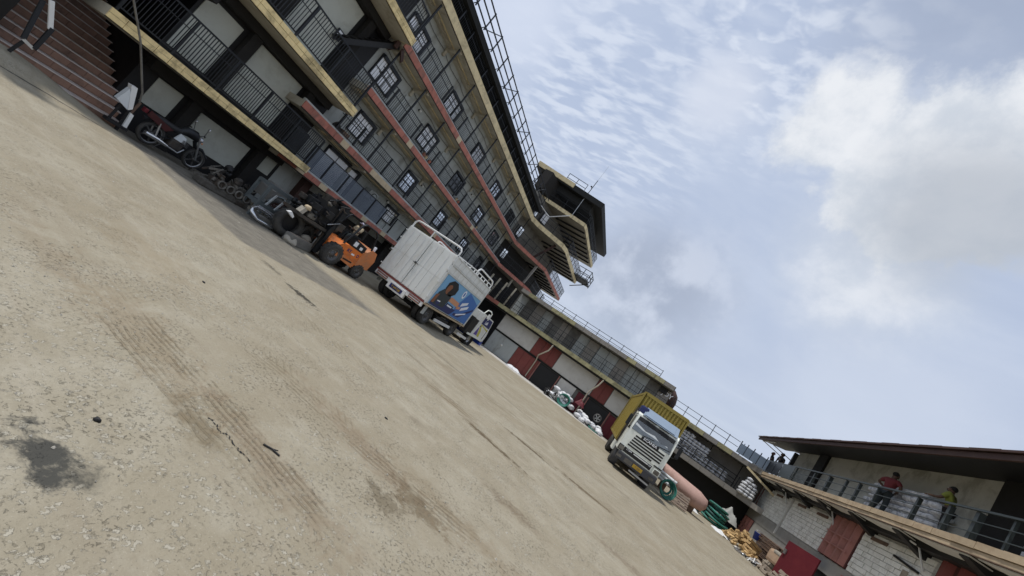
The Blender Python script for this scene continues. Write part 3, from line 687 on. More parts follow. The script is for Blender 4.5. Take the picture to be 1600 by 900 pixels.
# air conditioner and clutter on balconies
def aircon(y, z):
    a = thing('air_conditioner', 'boxy grey air conditioner unit hung on the facade above the orange forklift', 'air conditioner', (WX, y, z), world=True)
    MB().cbox(WX+.02, WX+.42, y-.35, y+.35, z, z+.5, .03).build('case', M_wall_grey, a)
    MB().lathe((WX+.421, y+.05, z+.25), (1, 0, 0), [(.20, 0), (.20, .012), (.17, .016)], 18).build('fan_guard', M_black, a)
    MB().lathe((WX+.438, y+.05, z+.25), (1, 0, 0), [(.05, 0), (.045, .02), (0, .022)], 12).build('hub', M_steel, a)
aircon(15.2, 3.15)
rg = random.Random(8)
k_ = 0
for y, z, m_, lab in ((11.0, 4.32, M_black, 'round black fan-like basin on the lowest red balcony near the yellow slab end'), (11.55, 4.32, M_oldwood, 'brown carton on the lowest red balcony next to the basin')):
    if k_ == 0:
        a = thing('basin', lab, 'basin', (FX-.4, y, z)); MB().lathe((0, 0, .12), (1, .2, .2), [(.0, -.02), (.16, 0), (.24, .12), (.25, .14), (.22, .13), (.14, .03)], 18).build('bowl', M_rubber, a)
        MB().box(-.1, .1, -.12, .12, 0, .06).build('stand', M_black, a)
    else:
        a = thing('carton', lab, 'box', (FX-.4, y, z)); MB().cbox(-.15, .15, -.2, .2, 0, .32, .015).build('body', m_, a); MB().box(-.152, .152, -.03, .03, .3, .324).build('tape', M_cream_tile, a)
    k_ += 1
for i, (y, z) in enumerate(((15.55, 6.64), (15.8, 6.64), (16.2, 6.64), (20.2, 6.64), (20.5, 6.64), (24.2, 6.64))):
    a = thing('plant_pot', 'small earthenware pot standing on the red edge of the middle balcony', 'pot', (FX-.03, y, z+.06), group='pots on the red balcony edge')
    MB().lathe((0, 0, 0), (0, 0, 1), [(0, 0), (.06, 0), (.09, .15), (.10, .16), (.08, .15)], 10).build('pot', M_cream_tile if i % 2 else M_red_tile, a)
    MB().blob((0, 0, .2), (.06, .06, .06), i, 1).build('soil_tuft', M_oldwood, a)
# black roof edge with its open guard
MB().box(WX-2, FX+.15, 10.75, FE+.6, 12.66, 12.98).build('roof_edge', M_roof_black, FB)
rgd = thing_part('roof_guard', FB)
GXa, GXb = FX+.30, FX+.30
for z in (13.1, 13.5, 13.92): MB().box(GXa-.025, GXa+.025, 10.6, FE, z-.028, z+.028).build('rail', M_ink, rgd)
y = 10.7; i = 0
while y < FE+.05:
    MB().beam((GXa+.03, y, 12.9), (GXa+.03, y, 13.96), .05).build('rod', M_ink, rgd)
    if i % 3 == 2: MB().beam((GXa+.05, y, 12.95), (GXa+.05, y+1.2, 13.9), .045).build('brace', M_ink, rgd)
    MB().beam((FX+.0, y, 12.85), (GXa+.03, y, 13.1), .03).build('brace', M_ink, rgd)
    y += 1.22; i += 1
# lower ground-floor wall seen behind the forklift: dark shops and brick red piers
for y in (12.0, 14.2, 16.4, 18.6, 20.8, 23.0, 25.2, 27.4):
    MB().box(WX+.001, WX+.35, y-.18, y+.18, 0, 2.04).build('pier', M_rust if y < 17 else M_dark, FB)
    MB().box(WX+.001, WX+.05, y+.18, y+2.02, 0, 1.75).build('shutter', M_dark, FB)

# ------------------------------------------------------------------ corner tower
TW = thing('corner_tower', 'corner tower with chamfered balcony slabs under a broad black roof', 'building', (-13, 36, 0), world=True)
def tower_slab(poly, z0, z1, m_edge, soff=True, name='balcony_slab'):
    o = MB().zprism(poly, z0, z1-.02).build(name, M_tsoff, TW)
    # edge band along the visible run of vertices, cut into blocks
    for a, b_ in zip(poly[:-3], poly[1:-2]):
        a, b_ = Vector((*a, 0)), Vector((*b_, 0)); d = b_-a; n = max(1, int(d.length/.75)); nrm = Vector((d.y, -d.x, 0)).normalized()
        for i in range(n):
            p = a+d*(i+.02)/n+nrm*.03; q_ = a+d*(i+.98)/n+nrm*.03
            MB().beam((p.x, p.y, (z0+z1)/2), (q_.x, q_.y, (z0+z1)/2), .05, z1-z0).build('tile', m_edge, o)
YB = 46
polyY4 = [(FX, FE), (-13.9, 31.9), (-11.5, 33.7), (-11.2, 34.6), (-11.0, 44), (-16.5, 44), (-16.5, FE)]
polyR3 = [(FX, FE), (-12.5, 33.7), (-11.8, 34.6), (-11.7, 45), (-16.5, 45), (-16.5, FE)]
polyR2 = [(FX, FE), (-12.5, 33.9), (-12.1, 34.8), (-12.1, 41), (-16.5, 41), (-16.5, FE)]
polyR1 = [(FX, FE), (-12.7, 33.9), (-12.4, 34.8), (-12.4, 41), (-16.5, 41), (-16.5, FE)]
polyU = [(-17.2, 32.0), (-14.6, 32.6), (-12.2, 33.2), (-10.85, 33.6), (-10.75, 34.4), (-10.6, 44.5), (-17.2, 44.5), (-17.2, 40)]
tower_slab(polyR1, 4.0, 4.3, M_red_tile); tower_slab(polyR2, 6.32, 6.62, M_red_tile); tower_slab(polyR3, 8.82, 9.15, M_red_tile)
tower_slab(polyY4, 11.48, 11.9, M_yellow_plain); tower_slab(polyU, 14.3, 14.65, M_yellow_plain)
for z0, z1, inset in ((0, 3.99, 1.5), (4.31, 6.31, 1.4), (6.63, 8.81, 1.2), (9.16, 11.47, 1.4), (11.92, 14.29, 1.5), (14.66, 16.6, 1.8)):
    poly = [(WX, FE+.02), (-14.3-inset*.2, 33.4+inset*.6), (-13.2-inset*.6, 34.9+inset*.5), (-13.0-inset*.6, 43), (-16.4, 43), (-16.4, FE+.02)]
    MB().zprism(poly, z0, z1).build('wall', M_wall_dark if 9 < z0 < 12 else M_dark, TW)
# white-faced panels of the upper storey, posts, beams beneath slabs
for i in range(7):
    y = 34.9+i*1.35
    MB().box(-14.0, -11.12, y-.06, y+.06, 11.33, 11.47).build('soffit_beam', M_black, TW)
    MB().box(-14.2, -10.8, y-.06, y+.06, 14.15, 14.29).build('soffit_beam', M_black, TW)
    MB().box(-14.0, -11.85, y-.06, y+.06, 8.67, 8.81).build('soffit_beam', M_black, TW)
def tower_rail(poly, z, h, mesh=True):
    r_ = thing_part('railing', TW); m_ = MB()
    for a, b_ in zip(poly[:-3], poly[1:-2]):
        a, b_ = Vector((*a, z)), Vector((*b_, z)); d = b_-a
        for t in (.5, 1): MB().beam(a+Vector((-.05, 0, h*t)), b_+Vector((-.05, 0, h*t)), .035).build('rail', M_ink, r_)
        n = max(1, int(d.length/1.1))
        for i in range(n+1): p = a+d*i/n; MB().beam(p+Vector((-.05, .02, 0)), p+Vector((-.05, .02, h)), .04).build('post', M_ink, r_)
        n = max(1, int(d.length/.12))
        for i in range(n): p = a+d*i/n; m_.beam(p+Vector((-.07, 0, .05)), p+Vector((-.07, 0, h)), .014)
    m_.build('baluster', M_ink, r_, kind='stuff')
for po_, z in ((polyR1, 4.3), (polyR2, 6.62), (polyR3, 9.15), (polyY4, 11.9), (polyU, 14.65)): tower_rail(po_, z, 1.05)
def twindow(p0, p1, z0, z1, m_):
    p0, p1 = Vector((*p0, 0)), Vector((*p1, 0)); d = p1-p0; nrm = Vector((d.y, -d.x, 0)).normalized()*.06
    c = (p0+p1)/2
    fr = MB().prism([p0+Vector((0, 0, z0)), p1+Vector((0, 0, z0)), p1+Vector((0, 0, z1)), p0+Vector((0, 0, z1))], nrm).build('window', M_frame, TW)
    i0, i1 = p0+d*.1+nrm*1.05, p1-d*.1+nrm*1.05
    MB().prism([i0+Vector((0, 0, z0+.1)), i1+Vector((0, 0, z0+.1)), i1+Vector((0, 0, z1-.1)), i0+Vector((0, 0, z1-.1))], nrm*.2).build('pane', m_, fr)
twindow((-14.75, 33.0), (-14.3, 33.8), 12.5, 13.7, M_whiteprint); twindow((-15.2, 31.8), (-14.95, 32.3), 12.3, 13.5, M_glass)
twindow((-15.3, 31.6), (-15.0, 32.2), 9.7, 10.8, M_glass); twindow((-15.3, 31.6), (-15.0, 32.2), 7.2, 8.2, M_glass)
# the broad black roof
roofp = [(-17.6, 31.4), (-10.35, 33.3), (-10.25, 45.5), (-17.6, 45.5)]
MB().zprism(roofp, 16.6, 17.15).build('roof', M_roof_black, TW)
MB().zprism([(-17.6, 31.3), (-13.6, 32.35), (-13.6, 32.5), (-17.6, 31.45)], 16.75, 17.22).build('fascia', M_yellow_plain, TW)
MB().zprism([(-17.2, 32.2), (-11.3, 33.7), (-11.2, 40), (-17.2, 40)], 15.9, 16.59).build('roof_beam', M_roof_black, TW)
rt_ = thing_part('roof_guard', TW)
for z in (17.3, 17.75): MB().beam((-14.6, 32.15, z+.05), (-12.6, 32.65, z+.05), .04).build('rail', M_ink, rt_)
for x in (-14.6, -13.6, -12.6): MB().beam((x, 32.15+(x+14.6)*.25, 17.15), (x, 32.15+(x+14.6)*.25, 17.82), .045).build('rod', M_ink, rt_)
# diagonal column and cream sloping braces
MB().beam((-13.2, 33.6, 9.2), (-12.2, 34.0, 11.45), .22).build('column', M_rust, TW)
MB().beam((-12.6, 33.9, 6.7), (-12.5, 34.0, 8.8), .2).build('column', M_conc, TW)
MB().beam((-13.4, 33.2, 4.35), (-13.4, 33.2, 6.3), .14).build('column', M_soffit, TW)
# steel landing hung on the far end of the slab
ld = thing_part('steel_landing', TW)
for z in (11.9, 12.4, 12.9):
    MB().beam((-10.95, 43.6, z), (-9.3, 43.6, z), .06).build('rail', M_ink, ld); MB().beam((-9.3, 43.6, z), (-9.3, 41.0, z), .06).build('rail', M_ink, ld); MB().beam((-10.95, 41, z), (-9.3, 41, z), .06).build('rail', M_ink, ld)
for x, y in ((-9.3, 43.6), (-9.3, 41), (-10.1, 43.6), (-10.1, 41), (-9.3, 42.3)): MB().beam((x, y, 11.7), (x, y, 12.95), .07).build('post', M_ink, ld)
for i in range(9): MB().box(-11, -9.3, 41+i*.31, 41.1+i*.31, 11.78, 11.84).build('grating_bar', M_ink, ld)
MB().beam((-10.95, 42.3, 10.6), (-9.3, 42.3, 11.75), .08).build('strut', M_ink, ld)
# mast and crook lamp on the roof edge
AN = thing('antenna', 'thin upright radio antenna on the black tower roof', 'antenna', (-12.2, 32.9, 17.15))
MB().tube([(0, 0, 0), (.05, 0, 1.6)], .035, 8).build('mast', M_ink, AN); MB().tube([(.05, 0, 1.6), (.1, 0, 3.4)], .012, 6).build('whip', M_steel, AN)
LP = thing('crook_lamp', 'lamp on a thin crooked pole fixed to the upper balcony of the corner tower', 'lamp', (-12.3, 33.1, 14.6))
MB().tube([(0, 0, 0), (.02, -.05, 2.6), (.08, -.08, 3.1), (0, -.2, 3.35)], .03, 8).build('pole', M_steel, LP)
MB().blob((-.02, -.22, 3.32), (.11, .11, .08), 3, 1, .05).build('lamp_head', M_ink, LP)
BR = thing('pale_strut', 'pale bent tube propped between the tower storeys below the crook lamp', 'tube', (-14.2, 32.2, 13.4), world=True)
MB().tube([(-15.0, 31.9, 13.55), (-13.9, 32.5, 13.1), (-12.4, 33.0, 14.4)], .045, 8).build('tube', M_whitesteel, BR)
# ------------------------------------------------------------------ warehouse across the far end
WH = thing('warehouse', 'low warehouse across the yard end with white panels and oxide red shutters', 'building', (-4, 29, 0), world=True)
WY = 28.4; rg = random.Random(31)
MB().box(-10.2, 2.7, WY+.02, WY+3, 0, 5.08).build('wall', M_wall_dark, WH)
MB().box(-14.4, -10.2, WY+1.6, WY+3, 0, 5.08).build('wall', M_black, WH)
def wpanel(x0, x1, z0, z1, m_, nm='wall_panel', d=.05): return MB().cbox(x0, x1, WY-d, WY+.01, z0, z1, .012).build(nm, m_, WH)
wpanel(-10.15, -6.93, 1.72, 3.14, M_offwhite); wpanel(-10.15, -7.85, .02, 1.58, M_wall_grey)
wpanel(-4.83, -1.66, 1.70, 3.14, M_offwhite); wpanel(-.46, .80, 1.70, 3.14, M_offwhite); wpanel(-3.9, -2.6, .02, 1.56, M_offwhite)
MB().box(-10.2, 2.6, WY-.09, WY-.0, 1.585, 1.695).build('string_course', M_dark, WH)
def shutter(x0, x1, z0, z1, n, m_, nm='shutter'):
    s_ = MB().box(x0, x1, WY-.03, WY+.0, z0, z1).build(nm, m_, WH); L = (x1-x0)/n
    for i in range(n): MB().cbox(x0+i*L+.015, x0+(i+1)*L-.015, WY-.07, WY-.031, z0+.02, z1-.02, .012).build('leaf', m_, s_)
shutter(-6.9, -4.87, 1.72, 3.12, 3, M_redpaint); shutter(-7.82, -5.86, .03, 1.56, 3, M_redpaint)
shutter(-1.62, -.5, 1.72, 3.12, 2, M_redpaint); shutter(.2, 1.3, .03, 1.5, 2, M_redbright, 'door'); shutter(-2.35, -1.7, .03, 1.5, 2, M_redbright, 'door'); shutter(.85, 2.5, 1.72, 3.1, 3, M_redpaint)
for x0, x1 in ((-5.82, -4.0), (-1.6, .15)):
    MB().box(x0, x1, WY-.012, WY+.012, .03, 1.56).build('opening', M_black, WH)
    for x in (x0, x1-.06): MB().box(x, x+.06, WY-.10, WY-.013, 0, 1.58).build('door_post', M_salmon, WH)
MB().lathe((-9.0, WY-.06, .9), (0, -1, 0), [(.10, 0), (.10, .03), (.0, .06)], 12).build('wall_lamp', M_lamp, WH)
# upper storey
EY = 27.6
for a, b_, m_ in ((-14.3, -10.9, M_red_tile), (-10.9, 2.7, M_yellow_worn)):
    s_ = MB().box(a, b_, EY+.03, WY+1.5 if a < -11 else WY+.02, 3.17, 3.45).build('balcony_slab', M_conc, WH)
    n = int((b_-a)/.55); L = (b_-a)/n; me = unit_brick(m_)
    for i in range(n): inst('tile', me, (a+(i+.5)*L, EY+.005+rg.uniform(-.006, .006), 3.315), (0, rg.uniform(-.012, .012), 0), (L*.965, .05, .285), WH)
MB().box(-14.3, 2.7, EY+.1, WY+.02, 3.05, 3.169).build('edge_beam', M_dark, WH)
ns = 16
for i in range(ns):
    x0 = -10.1+i*.8; MB().cbox(x0+.02, x0+.78, WY-.02, WY+.03, 3.5, 5.05, .012).build('wall_panel', M_wall_grey if rg.random() < .45 else M_conc if rg.random() < .6 else M_wall_dark, WH)
MB().box(-10.0, 2.65, EY+.0, WY+3, 5.10, 5.42).build('roof_slab', M_wall_dark, WH)
n = 18
for i in range(n): MB().box(-10+i*.7, -10+i*.7+.68, EY-.035, EY-.001, 5.13+rg.uniform(-.01, .01), 5.40).build('fascia_block', M_conc if rg.random() < .6 else M_yellow_worn, WH)
rl = thing_part('railing', WH); m_ = MB()
for z in (3.65, 3.98, 4.32): MB().box(-13.9, 2.6, EY+.06, EY+.09, z, z+.03).build('rail', M_ink, rl)
x = -13.8; i = 0
while x < 2.6:
    MB().box(x-.02, x+.02, EY+.01, EY+.055, 3.3, 4.35 if i % 3 else 5.09).build('rod', M_ink, rl)
    x += .92; i += 1
x = -13.9
while x < 2.6: m_.box(x-.006, x+.006, EY+.095, EY+.107, 3.5, 4.31); x += .15
m_.build('mesh_wire', M_ink, rl, kind='stuff')
rr_ = thing_part('roof_railing', WH)
for z in (5.62, 5.88): MB().box(-8.4, 1.45, EY+.03, EY+.06, z-.03, z).build('rail', M_ink, rr_)
x = -8.4
while x < 1.5: MB().beam((x, EY+.02, 5.3), (x, EY+.02, 5.92), .035).build('rod', M_ink, rr_); x += .985
for i in range(5): MB().tube([(-8.4+1.97*i, EY+.045, 5.45), (-7.4+1.97*i, EY+.045, 5.53), (-6.43+1.97*i, EY+.045, 5.47)], .012, 5).build('wire', M_ink, rr_)
for x in (-12.9, -12.2, -11.5, -10.6): MB().beam((x, EY+.2, 3.45), (x+.1, EY+.2, 5.1), .11).build('column', M_soffit, WH)
MB().tube([(-5.55, EY-.08, 3.1), (-5.6, EY-.08, 2.6), (-6.05, EY-.02, 1.9), (-6.1, WY-.18, 1.5), (-6.1, WY-.18, .1)], .05, 8).build('downpipe', M_soffit, WH)
MB().tube([(-1.35, EY-.08, 3.1), (-1.45, EY-.08, 2.6), (-1.75, EY-.02, 1.9), (-1.78, WY-.18, .1)], .05, 8).build('downpipe', M_soffit, WH)
# lower right section with sacks on its balcony
LX0, LX1 = 2.7, 9.9
MB().box(LX0, LX1+2, WY+1.6, WY+2, 0, 4.0).build('wall', M_conc, WH)
curve = [(LX0, WY), (7.0, WY), (8.6, WY-.12), (9.6, WY-.5), (10.2, WY-1.2)]
sl = MB().zprism(curve+[(10.6, WY-1.0), (11, WY+1.6), (LX0, WY+1.6)], 1.92, 2.24).build('balcony_slab', M_conc, WH)
for a, b_ in zip(curve[:-1], curve[1:]):
    a, b_ = Vector((*a, 2.08)), Vector((*b_, 2.08)); n = max(1, int((b_-a).length/.7)); d = b_-a; nn = Vector((d.y, -d.x, 0)).normalized()*.03
    for i in range(n): MB().beam(a+d*(i+.015)/n+nn, a+d*(i+.985)/n+nn, .05, .31).build('edge_block', M_conc, sl)
roofc = [(LX0, WY-.05), (7.3, WY-.05), (8.8, WY-.25), (10.3, WY-.9)]
rs = MB().zprism(roofc+[(11, WY+1.6), (LX0, WY+1.6)], 3.83, 4.13).build('roof_slab', M_wall_dark, WH)
for a, b_ in zip(roofc[:-1], roofc[1:]):
    a, b_ = Vector((*a, 3.98)), Vector((*b_, 3.98)); n = max(1, int((b_-a).length/.8)); d = b_-a; nn = Vector((d.y, -d.x, 0)).normalized()*.03
    for i in range(n): MB().beam(a+d*(i+.01)/n+nn, a+d*(i+.99)/n+nn, .05, .30).build('fascia_block', M_yellow_worn if i % 3 else M_conc, rs)
r2 = thing_part('roof_railing', WH)
for z in (4.52, 4.88): MB().box(LX0, 7.4, WY-.01, WY+.02, z-.03, z).build('rail', M_ink, r2)
for i in range(6): x = LX0+.3+i*.93; MB().beam((x, WY-.02, 4.0), (x, WY-.02, 4.92), .035).build('rod', M_ink, r2)
r3 = thing_part('railing', WH)
for z in (2.5, 2.75, 3.02): MB().box(LX0, 8.2, WY+.01, WY+.05, z-.045, z).build('rail', M_ink, r3)
for i in range(7): x = LX0+.2+i*.9; MB().beam((x, WY-.0, 2.1), (x, WY-.0, 3.05 if i != 1 else 3.83), .04).build('rod', M_ink, r3)
for x in (4.0, 6.6, 8.6): MB().box(x-.02, x+.02, WY+1.57, WY+1.601, 2.25, 3.82).build('wall_joint', M_dark, WH)
MB().box(LX0, 10.5, WY+1.55, WY+1.59, .0, 1.91).build('opening', M_black, WH)
MB().beam((8.3, WY-.2, 3.8), (9.9, WY-1.0, 3.2), .12).build('brace', M_yellow_plain, WH)
FP = thing('fence_panel', 'pale blue-grey sheet fence panel with dark posts on the end of the warehouse roof', 'fence', (8.2, 28.2, 4.13), world=True)
for i in range(5):
    a = Vector((7.45+.36*i, WY-.1-.09*i, 4.2)); b_ = Vector((7.45+.36*(i+1), WY-.1-.09*(i+1), 4.2))
    MB().beam((a+b_)/2+Vector((0, .02, 0)), (a+b_)/2+Vector((0, .02, .62)), .355, .012, (0, 1, 0)).build('sheet', M_visor, FP)
    MB().beam(a, a+Vector((0, 0, .78)), .045).build('post', M_ink, FP)
MB().beam(b_, b_+Vector((0, 0, .82)), .05).build('post', M_ink, FP)
MB().tube([(9.5, 27.8, 4.15), (9.65, 27.7, 4.5), (9.95, 27.6, 4.6), (10.3, 27.5, 4.2)], .03, 8).build('hoop', M_palepipe, FP)
RT = thing('roof_tank', 'rust red rounded tank with pale letters standing on the warehouse roof behind the yellow container', 'tank', (2.5, 29.2, 4.13))
MB().lathe((0, 0, 0), (0, 0, 1), [(0, 0), (.8, 0), (.82, .5), (.7, .95), (.4, 1.25), (0, 1.35)], 20).build('body', M_rust, RT)
text_on('JOY', .42, M_whiteprint, (.0, -.84, .62), (1, 0, 0), (0, .12, 1), RT)
MB().box(-.6, -.1, -.95, -.70, .55, 1.0).build('valve_box', M_black, RT)

# ------------------------------------------------------------------ storage building on the right (own frame: x into the wall, y along it)
RA = R(-3.65)
SB = thing('storage_building', 'storage building on the right with whitewashed brick panels and faded red doors', 'building', (9.15, 30, 0), RA)
SBM = Matrix.Translation(Vector((9.15, 30, 0))) @ Matrix.Rotation(RA, 4, 'Z')
U = .9
MB().box(U+.02, U+2, -27, .75, 0, 3.74).build('wall', M_mortar, SB)
MB().box(U-.05, U+.019, -27, .75, 1.42, 1.95).build('plinth_band', M_plinth, SB)
MB().box(U-.03, U+.018, -9.2, .75, 0, 1.419).build('plinth', M_plinth, SB)
bk = unit_brick(M_brick); rg = random.Random(41)
def bricks(v0, v1, z0, z1, nc, bl=.44):
    h = (z1-z0)/nc
    for r_ in range(nc):
        y = v0+(bl*.5 if r_ % 2 else 0)*-1
        first = True
        while y > v1+.03:
            L = bl*rg.uniform(.85, 1.12)
            if first and r_ % 2: L = bl*.5; y = v0; 
            first = False
            e = max(y-L, v1)
            o = inst('brick', bk, (U-.012+rg.uniform(-.012, .012), (y+e)/2, z0+(r_+.5)*h), (rg.uniform(-.012, .012), rg.uniform(-.02, .02), rg.uniform(-.02, .02)), (.07, (y-e)*.955, h*rg.uniform(.86, .93)), SB)
            y = e
bricks(-.75, -5.15, 1.97, 3.50, 9); bricks(-5.45, -9.65, 1.97, 3.50, 9); bricks(-11.95, -15.5, 1.97, 3.52, 9); bricks(-.3, -.6, 1.97, 3.5, 9)
for v in (-.68, -.22, .2): MB().box(U-.06, U+.019, v-.05, v+.05, 1.951, 3.55).build('red_jamb', M_salmon, SB)
MB().beam((U-.08, -5.3, 1.5), (U-.08, -5.3, 3.42), .07).build('downpipe', M_mortar, SB)
for v, L in ((-1.6, .7), (-3.4, .9), (-6.5, .9), (-8.7, 1.0), (-12.9, .9)): MB().box(U-.075, U-.03, v-L/2, v+L/2, 3.30, 3.42).build('vent_slot', M_oldwood, SB)
MB().beam((U-.08, -13.9, 3.15), (U-.08, -15.1, 3.0), .05, .07).build('vent_slot', M_dark, SB); MB().box(U-.08, U-.03, -14.75, -14.5, 2.68, 2.9).build('wall_box', M_block, SB)
M_oxide = mat('dark_oxide_recess', (.09, .03, .026), .8, .2, 4)
def ribdoor(v0, v1, z0, z1, n, m_, nm='door', u=U):
    d_ = MB().box(u-.04, u+.018, v1, v0, z0, z1).build(nm, M_oxide, SB); L = (v0-v1)/n
    for i in range(n):
        y1 = v0-i*L-.15*L; y0 = v0-(i+1)*L+.15*L
        MB().prism([(u-.041, y0, z0+.03), (u-.041, y1, z0+.03), (u-.15, y1-.22*L, z0+.03), (u-.15, y0+.22*L, z0+.03)], (0, 0, z1-z0-.06)).build('rib', m_, d_)
    for z in (z0+(z1-z0)*.28, z0+(z1-z0)*.52):
        MB().box(u-.175, u-.151, v1+.1, v0-.1, z, z+.05).build('hasp_bar', m_, d_)
ribdoor(-9.75, -11.85, 1.97, 3.74, 4, M_salmon); ribdoor(-15.6, -18.6, 1.97, 3.74, 5, M_redpaint)
ribdoor(-.15, -1.95, .25, 1.41, 3, M_salmon)
ribdoor(-19.2, -24, 0, 3.7, 6, M_salmon)
# open store at ground level: crimson leaf swung out, dark inside, faded red leaf with a round hole
MB().box(U+.01, U+.3, -12.0, -9.3, .0, 1.42).build('opening', M_black, SB)
cd = MB().prism([(.05, -9.55, .02), (.62, -10.95, .02), (.62, -10.95, 1.74), (.05, -9.55, 1.66)], (-.05, -.013, 0)).build('door', M_redbright, SB, label='crimson door leaf swung half open')
MB().prism([(.01, -9.65, 1.1), (.05, -9.75, 1.1), (.05, -9.75, 1.3), (.01, -9.65, 1.3)], (-.04, -.01, 0)).build('handle', M_steel, cd)
MB().box(U-.02, U+.005, -11.55, -11.45, .95, 1.15).build('switch_box', M_whiteprint, SB)
sd_ = MB().box(U-.09, U-.051, -14.4, -12.0, 0, 1.75).build('door', M_salmon, SB)
for v0, v1 in ((-12.15, -12.95), (-13.15, -14.2)):
    MB().cbox(U-.13, U-.091, v1, v0, .1, 1.6, .02).build('raised_panel', M_salmon, sd_)
MB().lathe((U-.131, -13.3, 1.15), (-1, 0, 0), [(.16, 0), (.17, .01), (.12, .015), (.0, .012)], 18).build('round_hole', M_black, sd_)
# balcony slab, peach edge in two tiers, white soffit and dark raking brackets
MB().box(.06, U+2.2, -27, 1.2, 3.79, 4.07).build('balcony_slab', M_conc, SB)
n = 40
me1, me2 = unit_brick(M_slab_or), unit_brick(M_slab_or)
for i in range(n):
    L = 28.2/n; y = 1.2-(i+.5)*L
    inst('edge_block', me1, (.03+rg.uniform(-.008, .008), y, 4.0), (rg.uniform(-.02, .02), 0, rg.uniform(-.006, .006)), (.09, L*.99, .17), SB)
    inst('edge_block', me2, (.045, y, 3.84), (0, 0, 0), (.06, L*.996, .12), SB)
MB().box(.01, .06, -27, 1.2, 3.765, 3.785).build('drip_edge', M_oldwood, SB)
v = .35; i = 0
while v > -26:
    MB().prism([(.08, v-.05, 3.765), (.08, v-2.42, 3.765), (.50, v-2.42, 3.74), (.50, v-.75, 3.74)], (0, 0, -.025)).build('soffit_panel', M_soffit_w, SB)
    MB().prism([(U+.018, v-2.15, 3.786), (.12, v-2.05, 3.786), (.12, v-2.05, 3.70), (U+.018, v-2.15, 3.36)], (0, -.30, 0)).build('bracket', M_black, SB)
    if i % 2 == 1: MB().tube([(.10, v-1.9, 3.74), (.55, v-2.55, 3.62), (U-.1, v-2.6, 3.1)], .03, 6).build('brace_tube', M_soffit_w, SB)
    v -= 2.6; i += 1
MB().box(.50, U+.019, -27, .8, 3.60, 3.786).build('recess_shade_box', M_black, SB)  # black box put in for the deep shade between soffit panels and wall
rb = thing_part('railing', SB)
for z in (4.30, 4.58): MB().box(.05, .075, -26, 1.0, z-.02, z).build('rail', M_greenpost, rb)
MB().box(.035, .09, -26, 1.0, 4.84, 4.89).build('rail', M_greenpost, rb)
for v, wd in ((1.0, .05), (-.2, .04), (-1.3, .04), (-2.3, .04), (-3.3, .04), (-4.3, .04), (-6.1, .05), (-8.2, .09), (-9.63, .13), (-11.03, .08), (-11.96, .09), (-13.14, .06), (-15.17, .09), (-16.4, .1), (-17.31, .12), (-18.3, .06), (-20, .1), (-22, .1)):
    MB().box(.092, .092+wd, v-wd/2, v+wd/2, 4.085, 4.84).build('post', M_greenpost, rb)
for v0, v1 in ((.97, -.17), (-.23, -1.27), (-1.33, -2.27), (-2.33, -3.27), (-3.33, -4.27), (-4.33, -6.05)):
    MB().box(.022, .034, v1, v0, 4.12, 4.83).build('mesh_infill', M_ink if v0 > -4 else M_greenpost, rb)
# upper wall, piers and roof
MB().box(U+.25, U+2, -27, -1.75, 4.071, 6.55).build('upper_wall', M_wallbase, SB)
for v0, v1, u in ((-5.75, -4.75, U+.14), (-17.3, -15.9, U+.14)): MB().box(u, U+.249, v0, v1, 4.071, 6.3).build('pier', M_dark, SB)
MB().box(U+.15, U+.35, -1.45, -1.25, 4.071, 6.2).build('pier', M_ink, SB)
rf = thing_part('roof', SB)
nsh = 30
for i in range(nsh):
    L = 28.6/nsh; y = 1.1-(i+.5)*L
    MB().prism([(-.42, y-L/2+.004, 6.17), (3.4, y-L/2+.004, 6.95), (3.4, y-L/2+.004, 7.0), (-.42, y-L/2+.004, 6.23+(.012 if i % 2 else 0))], (0, L-.008, 0)).build('roof_sheet', M_rust, rf)
MB().box(-.36, -.30, -27.3, 1.0, 6.0, 6.16).build('fascia', M_rust, rf)
MB().prism([(-.3, -27.3, 6.02), (U+.26, -27.3, 6.30), (U+.26, -27.3, 6.42), (-.3, -27.3, 6.14)], (0, 28.0, 0)).build('roof_lining', M_black, rf)
for v in (.6, -.6): MB().beam((U+.25, v-.8, 5.6), (-.2, v, 6.05), .05).build('strut', M_whitesteel, rf)
MB().beam((-.1, .9, 6.06), (-.1, -1.7, 6.02), .06).build('purlin', M_whitesteel, rf)

# ------------------------------------------------------------------ sacks
def sack_mesh(seed):
    bm = bmesh.new(); bmesh.ops.create_cube(bm, size=2); bmesh.ops.subdivide_edges(bm, edges=bm.edges[:], cuts=2, use_grid_fill=True)
    rg_ = random.Random(seed)
    for v in bm.verts:
        x, y, z = v.co; rr2 = max(abs(x), abs(y))
        v.co.z = z*(1-.55*max(abs(x)**4, abs(y)**3))+rg_.uniform(-.07, .07); v.co.x = x*(1-.10*abs(y)**2)+rg_.uniform(-.03, .03); v.co.y = y*(1-.08*abs(x)**2)+rg_.uniform(-.03, .03)
    m_ = MB(); bm.verts.index_update(); m_.add([v.co for v in bm.verts], [[v.index for v in f.verts] for f in bm.faces], True); bm.free()
    return m_.mesh('sack_mesh', M_sack)
SK = [sack_mesh(i) for i in range(4)]
def sack(loc, sz, rz, lab, grp):
    o = bpy.data.objects.new('sack', rg.choice(SK)); C.objects.link(o); o.location = loc; o.scale = (sz[0]/2, sz[1]/2, sz[2]/2)
    o.rotation_euler = (rg.uniform(-.05, .05), rg.uniform(-.05, .05), rz+rg.uniform(-.08, .08)); tag(o, lab, 'sack', grp)
